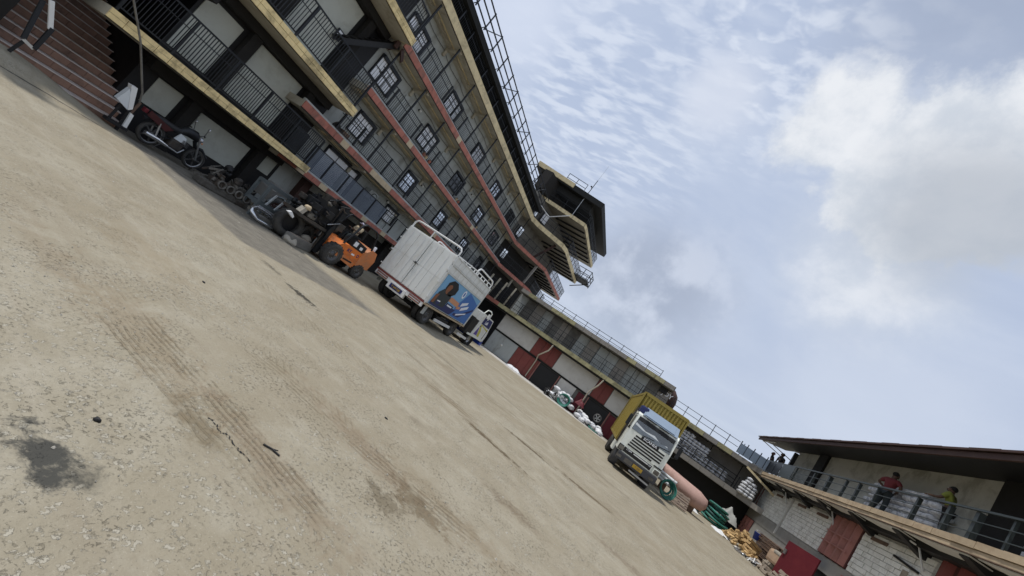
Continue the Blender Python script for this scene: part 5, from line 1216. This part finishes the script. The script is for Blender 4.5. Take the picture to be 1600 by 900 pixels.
MB().lathe((0, 1.08, .92), (0, 1, -.15), [(0, -.08), (.07, -.06), (.10, .02), (.09, .05), (0, .055)], 14).build('headlamp', M_steel, MC)
MB().beam((-.1, .45, .28), (-.22, .40, 0.0), .02).build('side_stand', M_steel, MC)
for s in (-1, 1): MB().lathe((s*.14, 1.10, .86), (0, 1, 0), [(0, -.04), (.03, 0), (0, .04)], 8).build('indicator', M_orangeprint, MC)
# ------------------------------------------------------------------ people
def skin_mesh(name, verts, edges, radii, material, sub=1):
    me = bpy.data.meshes.new(name); me.from_pydata(verts, edges, []); o = bpy.data.objects.new(name, me); C.objects.link(o)
    m = o.modifiers.new('s', 'SKIN'); m.use_smooth_shade = True
    for i, r_ in enumerate(radii):
        d = me.skin_vertices[0].data[i]; d.radius = (r_, r_) if not isinstance(r_, tuple) else r_; d.use_root = (i == 0)
    s = o.modifiers.new('u', 'SUBSURF'); s.levels = sub; s.render_levels = sub
    out = bpy.data.meshes.new_from_object(o.evaluated_get(bpy.context.evaluated_depsgraph_get()))
    bpy.data.objects.remove(o); bpy.data.meshes.remove(me)
    out.materials.clear(); out.materials.append(material); out.name = name
    return out
def person(loc, rz, H, label, shirt, trousers, group=None, lean=0.0, arms='hang', sit=False, headwear=None, shoes=M_black):
    """x right, y forward (facing), built for a height of 1 and scaled by H"""
    p = thing('person', label, 'person', loc, rz, group)
    sh = .815; hipz = .52; fy = lean
    if sit: dz = -.27
    else: dz = 0
    J = {}
    J['pel'] = (0, 0, hipz+dz); J['wai'] = (0, .01+fy*.25, .61+dz); J['che'] = (0, .01+fy*.7, .73+dz); J['nec'] = (0, fy, .84+dz); J['hb'] = (0, fy+.01, .885+dz); J['ht'] = (0, fy+.015, .955+dz)
    for s, n in ((-1, 'l'), (1, 'r')):
        J[n+'sh'] = (s*.115, fy*.95, sh+dz)
        if arms == 'hang': el, wr = (s*.155, fy*.7-.01, .645+dz), (s*.165, fy*.6+.05, .505+dz)
        elif arms == 'rail': el, wr = (s*.165, fy+.06, .66+dz), (s*.12, fy+.20, .64+dz)
        elif arms == 'hip': el, wr = (s*.235, -.02+fy, .68+dz), (s*.13, .06+fy*.5, .60+dz)
        elif arms == 'wheel': el, wr = (s*.15, fy+.07, .67+dz), (s*.09, fy+.21, .69+dz)
        J[n+'el'], J[n+'wr'] = el, wr
        if sit: J[n+'hi'], J[n+'kn'], J[n+'an'] = (s*.055, .02, .50+dz), (s*.075, .25, .51+dz), (s*.075, .27, .27+dz)
        else: J[n+'hi'], J[n+'kn'], J[n+'an'] = (s*.055, 0, .48), (s*.065, .025+.02*s, .28), (s*.07, -.01+.03*s, .045)
        a = J[n+'an']; J[n+'to'] = (a[0]+s*.012, a[1]+.085, a[2]-.025)
        J[n+'pa'] = tuple(Vector(J[n+'wr'])+(Vector(J[n+'wr'])-Vector(J[n+'el'])).normalized()*.045)
    names = list(J); idx = {n: i for i, n in enumerate(names)}
    E = [('pel', 'wai'), ('wai', 'che'), ('che', 'nec'), ('nec', 'hb'), ('hb', 'ht')]
    for n in 'lr': E += [('che', n+'sh'), (n+'sh', n+'el'), (n+'el', n+'wr'), (n+'wr', n+'pa'), ('pel', n+'hi'), (n+'hi', n+'kn'), (n+'kn', n+'an'), (n+'an', n+'to')]
    RD = dict(pel=.075, wai=.068, che=.085, nec=.032, hb=.055, ht=.052)
    for n in 'lr': RD.update({n+'sh': .046, n+'el': .029, n+'wr': .020, n+'pa': .020, n+'hi': .062, n+'kn': .042, n+'an': .026, n+'to': .022})
    sc = lambda v: tuple(c*H for c in v)
    V = [sc(J[n]) for n in names]; ED = [(idx[a], idx[b_]) for a, b_ in E]
    link('body', skin_mesh('body', V, ED, [RD[n]*H for n in names], M_skin), p)
    # face, ears, hair
    hx, hy, hz_ = sc((0, fy+.012, .925+dz)); r_ = .058*H
    MB().blob((hx, hy+.010*H, hz_), (r_*.86, r_, r_*1.22), 2, 2, .02).build('face', M_skin, p)
    MB().beam((hx, hy+.062*H, hz_+.010*H), (hx, hy+.076*H, hz_-.012*H), .016*H).build('nose', M_skin, p)
    MB().box(hx-.02*H, hx+.02*H, hy+.056*H, hy+.066*H, hz_-.036*H, hz_-.028*H).build('mouth', M_blackcloth, p)
    for s in (-1, 1):
        MB().blob((hx+s*.021*H, hy+.060*H, hz_+.010*H), (.008*H, .006*H, .006*H), 1, 1, 0).build('eye', M_whiteprint, p)
        MB().blob((hx+s*.053*H, hy+.005*H, hz_), (.010*H, .016*H, .022*H), 1, 1, 0).build('ear', M_skin, p)
        pa = Vector(J[('l' if s < 0 else 'r')+'pa']); wr = Vector(J[('l' if s < 0 else 'r')+'wr']); d = (pa-wr).normalized(); sd = d.cross(Vector((0, 0, 1)) if abs(d.z) < .9 else Vector((0, 1, 0))).normalized()
        hm = MB()
        for f in range(4):
            b0 = pa+sd*(f-1.5)*.011; L = (.040, .046, .043, .034)[f]
            hm.tube([b0*H, (b0+d*L*.6)*H, (b0+d*L+Vector((0, .012, -.012)))*H], [.0058*H, .0052*H, .004*H], 6)
        hm.tube([(wr+sd*.018)*H, (wr+sd*.034+d*.03)*H, (wr+sd*.030+d*.052)*H], [.007*H, .006*H, .0045*H], 6)
        hm.build('hand', M_skin, p)
    cap = MB().blob((hx, hy-.010*H, hz_+.026*H), (r_*.98, r_*1.08, r_*1.02), 4, 2, .03); cap.build('hair' if headwear is None else 'cap', M_hair if headwear is None else headwear, p)
    if headwear is M_cap: MB().prism([(hx-.045*H, hy+.045*H, hz_+.035*H), (hx+.045*H, hy+.045*H, hz_+.035*H), (hx+.03*H, hy+.10*H, hz_+.025*H), (hx-.03*H, hy+.10*H, hz_+.025*H)], (0, 0, .008*H)).build('cap_peak', M_cap, p)
    # clothing as slightly larger shells
    tn = ['pel', 'wai', 'che', 'lsh', 'rsh', 'lmid', 'rmid', 'nk']
    JJ = dict(J); JJ['lmid'] = tuple(Vector(J['lsh']).lerp(Vector(J['lel']), .8)); JJ['rmid'] = tuple(Vector(J['rsh']).lerp(Vector(J['rel']), .8)); JJ['nk'] = tuple(Vector(J['che']).lerp(Vector(J['nec']), .75))
    JJ['pel'] = (J['pel'][0], J['pel'][1], J['pel'][2]+.005)
    link('shirt', skin_mesh('shirt', [sc(JJ[n]) for n in tn], [(0, 1), (1, 2), (2, 7), (2, 3), (2, 4), (3, 5), (4, 6)], [r2*H for r2 in (.085, .080, .097, .056, .056, .042, .042, .045)], shirt), p)
    tt = ['pel', 'lhi', 'rhi', 'lkn', 'rkn', 'lan', 'ran']
    link('trousers', skin_mesh('trousers', [sc(J[n]) for n in tt], [(0, 1), (0, 2), (1, 3), (2, 4), (3, 5), (4, 6)], [r2*H for r2 in (.080, .070, .070, .052, .052, .038, .038)], trousers), p)
    for n in 'lr':
        a, t = Vector(J[n+'an'])*H, Vector(J[n+'to'])*H
        MB().tube([a+Vector((0, -.03*H, -.026*H)), a+Vector((0, .02*H, -.016*H)), t+Vector((0, .02*H, -.004*H))], [.026*H, .030*H, .020*H], 8).build('shoe', shoes, p)
    return p
def onbal(u, v, z=4.07): return SBM @ Vector((u, v, z))
person(onbal(.34, -13.05), R(-70), 1.56, 'person in a red shirt and dark trousers by the stacked sacks on the balcony', M_redshirt, M_jeans, arms='hip', lean=.02)
person(onbal(.42, -15.85), R(40), 1.40, 'person in an olive yellow shirt behind the right balcony rail near the dark pier', M_yellowshirt, M_blackcloth, arms='rail', lean=.08)
person(onbal(.45, -.9), R(75), 1.50, 'person with reddish head covering and black clothes at the far end of the right balcony', M_blackcloth, M_jeans, arms='hip', lean=.10, headwear=M_brown_cloth)
person(onbal(.45, -2.3), R(100), 1.56, 'person all in black next to the one with the reddish head covering', M_blackcloth, M_blackcloth, arms='hip', lean=.06)
person(tuple(Matrix.Translation(FK.location) @ Matrix.Rotation(R(-3), 4, 'Z') @ Vector((0, .72, .98))), R(177), 1.28, 'driver in a pale violet cap and tan patterned shirt seated on the orange forklift', M_tan_cloth, M_jeans, arms='wheel', sit=True, headwear=M_cap)

# ------------------------------------------------------------------ scrap along the left building
rg = random.Random(77)
def scrap_heap(name, label, loc, size, n, mats, seed, cat='scrap'):
    t = thing(name, label, cat, loc); r_ = random.Random(seed)
    for i in range(n):
        x, y = r_.uniform(-.5, .5)*size[0], r_.uniform(-.5, .5)*size[1]; z = r_.uniform(.05, 1)*size[2]*(1-.7*abs(y)/size[1])
        k = r_.random(); m_ = r_.choice(mats); s_ = r_.uniform(.08, .2)
        if k < .35: MB().lathe((x, y, z), (r_.uniform(-1, 1), r_.uniform(-1, 1), r_.uniform(-.5, .5)), [(0, -s_*.5), (s_*.6, -s_*.5), (s_*.65, -s_*.2), (s_*.4, -s_*.1), (s_*.4, s_*.4), (s_*.2, s_*.5), (0, s_*.5)], 10).build('flange', m_, t)
        elif k < .7: MB().beam((x, y, z), (x+r_.uniform(-.3, .3), y+r_.uniform(-.35, .35), max(.03, z+r_.uniform(-.2, .2))), s_*.35, s_*.5).build('bar', m_, t)
        elif k < .85: MB().cbox(x-s_, x+s_*.7, y-s_, y+s_, max(0, z-s_), z+s_*.5, .03).build('casting', m_, t)
        else: MB().tube([(x, y, z), (x+.1, y+r_.uniform(-.2, .2), z+.15), (x+.05, y+r_.uniform(-.4, .4), max(.02, z-.1))], .02, 6).build('pipe', m_, t)
    return t
e_ = scrap_heap('engine_scrap', 'heap of greasy dismantled engine parts on the ground right of the motorcycle', (-12.95, 8.05, 0), (1.0, 1.6, .85), 60, [M_scrap, M_scrap, M_scrap2, M_scrap2, M_black], 5)
MB().cbox(-.05, .55, -.55, .55, .08, .38, .05).build('engine_block', M_scrap, e_); MB().cbox(.1, .6, -.9, .6, .0, .20, .04).build('beam', M_scrap2, e_)
for i in range(4): MB().lathe((.56, -.42+i*.28, .30), (1, 0, .2), [(.13, 0), (.13, .05), (.09, .05), (.09, -.04), (0, -.04)], 14).build('port', M_scrap2, e_)
rk = thing('steel_rack', 'open blue-grey steel angle frame tilted beside the engine scrap', 'rack', (-12.1, 9.0, .0), R(0))
cs = [(-.3, -.6), (.3, -.6), (.3, .62), (-.3, .62)]
for x, y in cs: MB().beam((x, y, 0), (x, y, 1.15), .085).build('upright', M_bluesteel, rk)
for z in (.46, 1.12):
    for (a, b_) in zip(cs, cs[1:]+cs[:1]): MB().beam((*a, z), (*b_, z), .07, .11).build('rail', M_bluesteel, rk)
MB().beam((.3, -.5, .1), (.3, .5, .90), .04).build('brace', M_bluesteel, rk)
for y in (-.2, .15): MB().beam((.0, y, .2), (.1, y+.1, .95), .05).build('strip', M_palepipe, rk)
bb = thing('bull_bar', 'bent bare steel tube bumper bars lying on the ground before the steel rack', 'tube frame', (-11.35, 8.75, 0), R(0))
MB().tube([(.05, -.75, .30), (.22, -.80, .22), (.30, -.6, .10), (.32, -.1, .09), (.20, .35, .12), (.02, .3, .28), (-.02, -.3, .36), (.0, -.62, .36)], .055, 10, closed=True).build('loop', M_chrome, bb)
MB().tube([(-.08, -.55, .42), (-.05, .1, .40), (.02, .75, .26)], .04, 10).build('tube', M_steel, bb); MB().tube([(.1, -.2, .30), (.14, .3, .28), (.2, .8, .18)], .035, 10).build('tube', M_chrome, bb)
MB().cbox(-.22, .12, -.45, .75, .0, .24, .04).build('foot_block', M_wall_dark, bb)

for (x, y, L, rz, lab) in ((-10.62, 9.45, 1.15, -.25, 'long grey concrete kerb block beside the pale round stone'), (-11.35, 9.6, 1.7, -.15, 'grey concrete kerb block lying behind the nearest kerb block')):
    t = thing('kerb_block', lab, 'concrete block', (x, y, 0), -rz); MB().cbox(-.16, .16, -L/2, L/2, 0, .30 if L < 1.5 else .52, .03).build('block', M_wall_dark if L < 1.5 else M_scrap2, t); MB().box(-.12, .12, -L/2+.1, L/2-.1, (.30 if L < 1.5 else .52)-.004, (.30 if L < 1.5 else .52)+.012).build('top_crust', M_block, t)
t = thing('stone', 'pale rounded stone lying in front of the grey kerb blocks', 'stone', (-10.45, 9.02, .09)); MB().blob((0, 0, 0), (.17, .20, .15), 9, 3, .16).build('boulder', M_stone, t)
t = thing('stone', 'smaller pale stone at the far end of the kerb block below the forklift load', 'stone', (-10.9, 9.85, .35)); MB().blob((0, 0, 0), (.12, .24, .10), 4, 2, .2).build('boulder', M_stone, t)
t = thing('machine_load', 'black greasy machine assembly carried on the forklift forks', 'machine parts', (-10.9, 9.25, .0))
MB().box(-.45, .45, -.55, .75, .885, .98).build('skid', M_scrap, t)
r_ = random.Random(12)
for i in range(80):
    y = r_.uniform(-.5, 1.0); x, z = r_.uniform(-.4, .45), 1.0+r_.uniform(0, 1)*(.45+.55*sstep(-.5, .5, y)); s_ = r_.uniform(.05, .14); m_ = r_.choice([M_black, M_ink, M_scrap, M_scrap, M_scrap2 if i % 9 == 0 else M_black, M_steel if i % 11 == 0 else M_ink])
    k = r_.random()
    if k < .4: MB().cbox(x-s_, x+s_, y-s_, y+s_*1.3, z-s_, z+s_, .02).build('housing', m_, t)
    elif k < .7: MB().lathe((x, y, z), (1, r_.uniform(-.4, .4), r_.uniform(-.3, .3)), [(0, -s_), (s_, -s_), (s_, -s_*.3), (s_*.5, -s_*.2), (s_*.5, s_), (0, s_)], 12).build('pulley', m_, t)
    else: MB().tube([(x, y, z), (x+.1, y+.1, z+r_.uniform(-.2, .2)), (x+.05, y+r_.uniform(-.3, .3), z-.1)], .02, 6).build('hose', m_, t)
MB().box(-.4, .3, .1, .7, 1.0, 1.75).build('core', M_black, t); MB().cbox(-.42, -.05, -.5, .6, .15, .86, .06).build('hanging_mass', M_black, t)
MB().prism([(.42, -.60, 1.0), (.42, -.46, .98), (.42, -.40, 1.16), (.42, -.52, 1.2)], (-.2, 0, 0)).build('wrapped_part', M_stone, t); MB().blob((.35, -.40, 1.24), (.10, .12, .09), 3, 2, .2).build('rag', M_cream_tile, t)
MB().cbox(.25, .46, -.30, .0, 1.0, 1.18, .03).build('grey_box', M_scrap2, t)
MB().prism([(.44, -.92, .82), (.44, -.66, .72), (.44, -.64, .78), (.44, -.80, .88)], (-.1, 0, 0)).build('wrapped_part', M_plastic, t)
for i, (x, y, z, lab) in enumerate(((-10.95, 9.0, .50, 'large worn black tyre standing behind the kerb blocks under the forklift load'), (-11.0, 9.75, .40, 'smaller black tyre leaning between the large tyre and the forklift mast'))):
    r9 = (.48, .38)[i]; ty = thing('old_tyre', lab, 'tyre', (x, y, z), R(-8+20*i))
    MB().lathe((0, 0, 0), (1, 0, .12), [(r9*.55, -.10), (r9*.75, -.13), (r9*.95, -.11), (r9, -.05), (r9, .05), (r9*.95, .11), (r9*.75, .13), (r9*.55, .10), (r9*.60, .06), (r9*.60, -.06), (r9*.55, -.10)], 30).build('carcass', M_rubber, ty)
    l9 = MB()
    for j in range(22):
        a = 2*math.pi*j/22; l9.beam((-.09 if j % 2 else .0, math.cos(a)*r9, math.sin(a)*r9), (0 if j % 2 else .09, math.cos(a)*r9, math.sin(a)*r9), .07, .02, (0, math.cos(a), math.sin(a)))
    l9.build('tread_block', M_rubber, ty, kind='stuff')
hv = thing('old_vehicle_body', 'dusty grey vehicle shell with one wheel under the lowest yellow balcony', 'vehicle', (-13.6, 10.4, 0))
MB().prism([(.35, -.75, .55), (.35, -.72, .95), (.35, -.35, 1.18), (.35, .6, 1.15), (.35, 1.4, .95), (.35, 1.5, .50), (.35, .2, .45), (.35, -.15, .52)], (-1.1, 0, 0)).build('shell', M_wall_dark, hv)
wheel(hv, (.32, -.42, .48), .30, .2, 1, M_rust)
MB().box(.351, .36, .55, .85, .62, .80).build('vent', M_black, hv); MB().tube([(.36, -.75, .55), (.37, -.6, .85), (.37, -.35, .92), (.37, -.1, .82), (.37, .0, .55)], .03, 6).build('arch_rim', M_bluesteel, hv)
wheel(hv, (.25, 1.2, .3), .3, .2, 1)
for i, (x, y, z, rx) in enumerate(((-12.2, 9.6, .9, 0), (-11.6, 10.0, .75, .2))):
    t = thing('hanging_plate', ('rusty plate leaning behind the rack', 'dark bent sheet leaning beside the forklift load')[i]+' in the scrap row', 'metal sheet', (x, y, 0)); MB().prism([(0, -.3, .02), (0, .35, .02), (-.1, .3, z), (-.12, -.2, z*.9)], (-.03, 0, 0)).build('sheet', (M_rust, M_scrap)[i], t); MB().beam((.0, -.25, .05), (-.1, .2, z*.8), .03).build('stiffener', M_scrap, t)
t = thing('water_can', 'blue plastic drum half hidden behind the forklift rear wheel', 'drum', (-10.55, 12.35, 0)); MB().lathe((0, 0, 0), (0, 0, 1), [(0, 0), (.16, 0), (.18, .05), (.18, .42), (.14, .50), (0, .52)], 16).build('body', M_blue, t); MB().lathe((0, 0, .52), (0, 0, 1), [(.05, 0), (.05, .04), (0, .04)], 10).build('cap', M_lblue, t)

# ------------------------------------------------------------------ bags, hoses and pipes at the foot of the warehouse
def coil(name, label, loc, R0, r0_, turns, m_, tilt, rz=0, squash=1.0, group=None, h=.0):
    t = thing(name, label, 'hose', loc, rz, group); rr = random.Random(int(R0*1000)+int(loc[0]*10)); 
    for k2 in range(turns):
        ro = R0*(1-.05*k2)+rr.uniform(-.02, .02); off = h*(k2-turns/2)
        cx, cy = rr.uniform(-.03, .03), rr.uniform(-.03, .03); pts = []
        for i in range(22):
            a = 2*math.pi*i/22; x, y = cx+ro*math.cos(a), cy+ro*squash*math.sin(a)
            pts.append((x, off+rr.uniform(-.012, .012)+y*math.sin(-tilt)*-1*0+(y+R0*squash)*math.cos(tilt)*0+ (y)*math.cos(tilt), (y)*math.sin(tilt)+R0*squash*math.sin(tilt)+r0_))
        MB().tube(pts, r0_, 7, closed=True).build('loop', m_ if k2 % 3 else M_green_hose, t)
    return t
coil('hose_coil', 'green hose coil leaning on the pipes right of the white lorry', (3.62, 19.2, 0), .36, .026, 9, M_green_hose, R(66), R(12), 1.15, h=.035)
coil('hose_coil', 'round green hose coil standing among the white bags left of the lorry', (-2.75, 27.3, 0), .42, .035, 7, M_green_hose, R(78), 0, 1.0, h=.04)
coil('hose_coil', 'flat green hose coil by the crimson door beside the lorry wheels', (-.1, 26.9, 0), .5, .03, 5, M_green_dark, R(12), 0, .8, h=.02)
# the big pink-brown pipe and thin white pipes lying on a pallet
t = thing('large_pipe', 'big pink-brown cylinder with a conical end lying on a pallet right of the lorry', 'pipe', (4.9, 21.5, 0)); 
MB().lathe((-1.45, .9, .78), (1, -.42, -.06), [(0, 0), (.40, .0), (.42, .05), (.42, 2.0), (.30, 2.42), (.10, 2.52), (0, 2.52)], 26).build('shell', M_pinkpipe, t)
MB().beam((-1.0, .5, .0), (-1.0, .5, .38), .3, .2).build('cradle', M_oldwood, t); MB().beam((.35, .1, .0), (.35, .1, .3), .3, .2).build('cradle', M_oldwood, t)
for i in range(6):
    t = thing('white_pipe', 'pale plastic pipe of the bundle jutting out above the green hose coil', 'pipe', (3.55, 21.4, .42+.13*(i % 3)), 0, 'pale pipes in the bundle'); MB().cyl((-1.1, .3+.12*(i//3), .12), (.35+.06*i, -.25+.14*(i//3), .05), .07, .07, 12).build('tube', M_palepipe, t); MB().lathe((.35+.06*i, -.25+.14*(i//3), .05), (1, -.38, -.05), [(.071, -.02), (.078, -.02), (.078, .05), (.06, .05), (.06, -.01)], 12).build('socket', M_palepipe, t)
def pallet(loc, rz, label, m_, n=7, w_=1.2, d_=1.0, tilt=0, group=None):
    t = thing('pallet', label, 'pallet', loc, rz, group); t.rotation_euler[0] = tilt
    for i in range(n): MB().box(-w_/2, w_/2, -d_/2+i*d_/n, -d_/2+i*d_/n+d_/n*.68, .10, .125).build('slat', m_, t)
    for x in (-w_/2+.05, 0, w_/2-.05): MB().box(x-.04, x+.04, -d_/2, d_/2, .025, .099).build('bearer', m_, t)
    for y in (-d_/2+.06, 0, d_/2-.06): MB().box(-w_/2, w_/2, y-.05, y+.05, 0, .024).build('base_board', m_, t)
    return t
pallet((4.32, 19.75, .30), R(10), 'weathered wooden pallet standing on edge between the hose coil and the pink pipe', mat('weathered_board', (.30, .235, .19), .85, .3, 6, bump=.3), 6, .75, .6, R(68))
# green hose heap, grey tarpaulin, white plastic
for i in range(6):
    coil('hose_coil', 'thick dark green hose coil in the tall heap under the grey tarpaulin', (7.35+.08*math.sin(i*2), 25.3+.06*math.cos(i*3), .02+i*.15), .62-.03*i, .06, 5, M_green_dark, R(7), i*.5, .85, 'green hoses in the tall heap', h=.012)
for i in range(3): coil('hose_coil', 'small green hose coil wrapped with white film left of the tall hose heap', (6.35+.1*i, 25.6, .02+i*.14), .34, .05, 4, M_green_dark, R(8), i*.7, .85, 'film wrapped hoses', h=.012)
def sheet(name, label, loc, w_, d_, hgt, m_, seed, cat):
    r2 = random.Random(seed); n = 12; vs = []; fs = []
    for j in range(n+1):
        for i in range(n+1):
            u, v = i/n-.5, j/n-.5; e = max(abs(u), abs(v))*2
            z = hgt*max(0, 1-e**2.2)*(.75+.25*math.sin(u*9+seed)*math.cos(v*7))+r2.uniform(0, .03)*hgt
            vs.append((u*w_*(1-.25*(1-e)), v*d_*(1-.2*(1-e)), z))
    for j in range(n):
        for i in range(n): a = j*(n+1)+i; fs.append((a, a+1, a+n+2, a+n+1))
    t = thing(name, label, cat, loc); b = MB(); b.add(vs, fs, True); b.build('folds', m_, t); 
    MB().tube([(vs[i][0], vs[i][1], vs[i][2]+.01) for i in range(n+1)], .012, 5).build('hem', m_, t); return t
sheet('tarpaulin', 'grey tarpaulin draped in a peak over the green hose heap', (8.0, 25.9, .55), .95, 1.0, .78, M_tarp, 2, 'tarpaulin')
sheet('plastic_sheet', 'crumpled white plastic sheet left of the small hose coil by the pipes', (5.9, 24.2, 0), .9, .5, .22, M_plastic, 4, 'plastic sheet')
sheet('plastic_sheet', 'white plastic sheet on the ground at the foot of the wood pile', (7.15, 23.0, 0), .6, 1.2, .16, M_plastic, 7, 'plastic sheet')
sheet('plastic_sheet', 'white plastic sheet heaped against the left red shutter', (-7.0, 27.6, 0), 1.3, .6, .26, M_sack, 11, 'plastic sheet')
# white bags and pump parts in front of the doors
rg = random.Random(15)
for i in range(26):
    x = rg.uniform(-1.55, .3); y = rg.uniform(26.7, 27.9); z = .12+max(0, (1.0-abs(x+.8)*.9))*rg.uniform(0, .85)*sstep(26.6, 27.6, y)
    sack((x, y, z), (.42, .38, .30), rg.uniform(0, 3), 'white plastic bag tumbled in the heap before the open store by the lorry', 'white bags before the store')
for i in range(20):
    x = rg.uniform(-3.9, -2.1); y = rg.uniform(27.3, 28.1)
    sack((x, y, .12+rg.uniform(0, .75)), (.5, .36, .26), rg.uniform(0, 3), 'silvery white bag in the pile left of the standing green coil', 'silvery bags beside the coil')
scrap_heap('fittings_heap', 'heap of black and white pipe fittings left of the standing green coil', (-3.75, 27.3, 0), (.9, .9, .55), 40, [M_black, M_black, M_whiteprint, M_steel, M_rim], 9, 'fittings')
t = thing('fan_wheel', 'round grey spoked wheel resting on the white bags', 'wheel', (-.35, 27.15, .80)); MB().lathe((0, 0, 0), (0, -1, .2), [(.26, -.04), (.28, 0), (.26, .05), (.20, .05), (.20, -.04)], 22).build('rim', M_rim, t)
for i in range(5):
    a = i*1.2566; MB().beam((0, 0, 0), (.22*math.cos(a), 0, .22*math.sin(a)), .05).build('spoke', M_steel, t)
sheet('cloth_bundle', 'dark red cloth bundle on the bags beside the open store', (-1.75, 27.3, .75), .7, .5, .5, M_redbright, 3, 'cloth')

# ------------------------------------------------------------------ cut wood, pallets and blocks at the right
rg = random.Random(61)
wm_ = [MB().cbox(-.5, .5, -.5, .5, -.5, .5, .03).mesh('wood_mesh', M_wood)]
for i in range(120):
    a = rg.uniform(0, 6.28); rr = math.sqrt(rg.random()); x = 8.05+rr*.62*math.cos(a)+.0; y = 22.9+rr*1.6*math.sin(a)
    z = .05+.80*max(0, 1-rr**1.4)*rg.uniform(.55, 1)
    o = bpy.data.objects.new('wood_offcut', wm_[0]); C.objects.link(o); o.location = (x, y, z); o.scale = (rg.uniform(.14, .30), rg.uniform(.10, .17), rg.uniform(.07, .12)); o.rotation_euler = (rg.uniform(-.6, .6), rg.uniform(-.6, .6), rg.uniform(0, 6))
    tag(o, 'pale sawn wood offcut tumbled in the big wood pile on the right', 'wood', 'wood offcuts in the pile')
for i in range(9):
    o = bpy.data.objects.new('wood_plank', wm_[0]); C.objects.link(o); o.location = (8.22, 21.95+(i % 3)*.13, .30+(i//3)*.15); o.scale = (.75, .11, .12); o.rotation_euler = (0, .25, .5+rg.uniform(-.1, .1))
    tag(o, 'longer yellowish plank end stacked at the near side of the wood pile', 'wood', 'stacked plank ends')
for i in range(9):
    pallet((9.25+rg.uniform(-.04, .04), 22.6+rg.uniform(-.05, .05), i*.13), R(-4)+rg.uniform(-.05, .05), 'dark old pallet in the stack against the grey plinth', M_oldwood, 6, 1.0, 2.4, 0, 'dark pallets in the stack')
bmesh_ = MB().cbox(-.5, .5, -.5, .5, -.5, .5, .08).mesh('block_mesh', M_block)
for i in range(34):
    x = 8.35+rg.uniform(-.35, .55); y = 20.5+rg.uniform(-1.0, .8); z = .08+rg.uniform(0, .45)*max(0, 1-abs(x-8.7)/.7)
    o = bpy.data.objects.new('rubble_block', bmesh_); C.objects.link(o); o.location = (x, y, z); o.scale = (rg.uniform(.16, .3), rg.uniform(.16, .3), rg.uniform(.1, .17)); o.rotation_euler = (rg.uniform(-.3, .3), rg.uniform(-.3, .3), rg.uniform(0, 6))
    tag(o, 'grey-brown paving block in the rubble between the wood pile and the crimson door', 'block', 'paving blocks in the rubble')
t = thing('wrapped_bale', 'tan cardboard bale in torn white film on the rubble before the crimson door', 'bale', (8.95, 20.75, .45), R(20)); MB().cbox(-.42, .42, -.55, .55, 0, .55, .12).build('bale', mat('tan_cardboard', (.40, .28, .19), .85, .25, 6, bump=.3, dirt=(.3, .24, .2)), t); MB().cbox(-.44, -.25, -.57, .3, .42, .58, .06).build('film', M_stone, t)
t = thing('bucket', 'blue bucket standing behind the wood pile', 'bucket', (8.85, 23.9, .72)); MB().lathe((0, 0, 0), (0, 0, 1), [(0, 0), (.15, 0), (.20, .34), (.215, .35), (.19, .34), (.14, .03), (0, .03)], 18).build('pail', M_blue, t); MB().tube([(.2*math.cos(a*.35), 0, .34+.14*math.sin(a*.35)) for a in range(10)], .01, 5).build('handle', M_steel, t)
for i in range(22):
    x = 7.3+rg.uniform(-.25, .5)+.02*i; y = 23.6-i*.16
    t_ = MB().blob((0, 0, 0), (rg.uniform(.05, .12), rg.uniform(.05, .14), .03), i, 1, .3).mesh('scrap_mesh', rg.choice([M_plastic, M_stone, M_black]))
    o = bpy.data.objects.new('litter_piece', t_); C.objects.link(o); o.location = (x, y, .03); tag(o, 'scrap of litter along the foot of the wood pile', 'litter', 'litter along the pile')
MB_s = scrap_heap('pole_bundle', 'long thin pale strips lying on the ground below the rubble at the lower right', (7.55, 20.4, 0), (.5, 2.0, .1), 14, [M_plastic, M_steel, M_black], 3, 'strips')
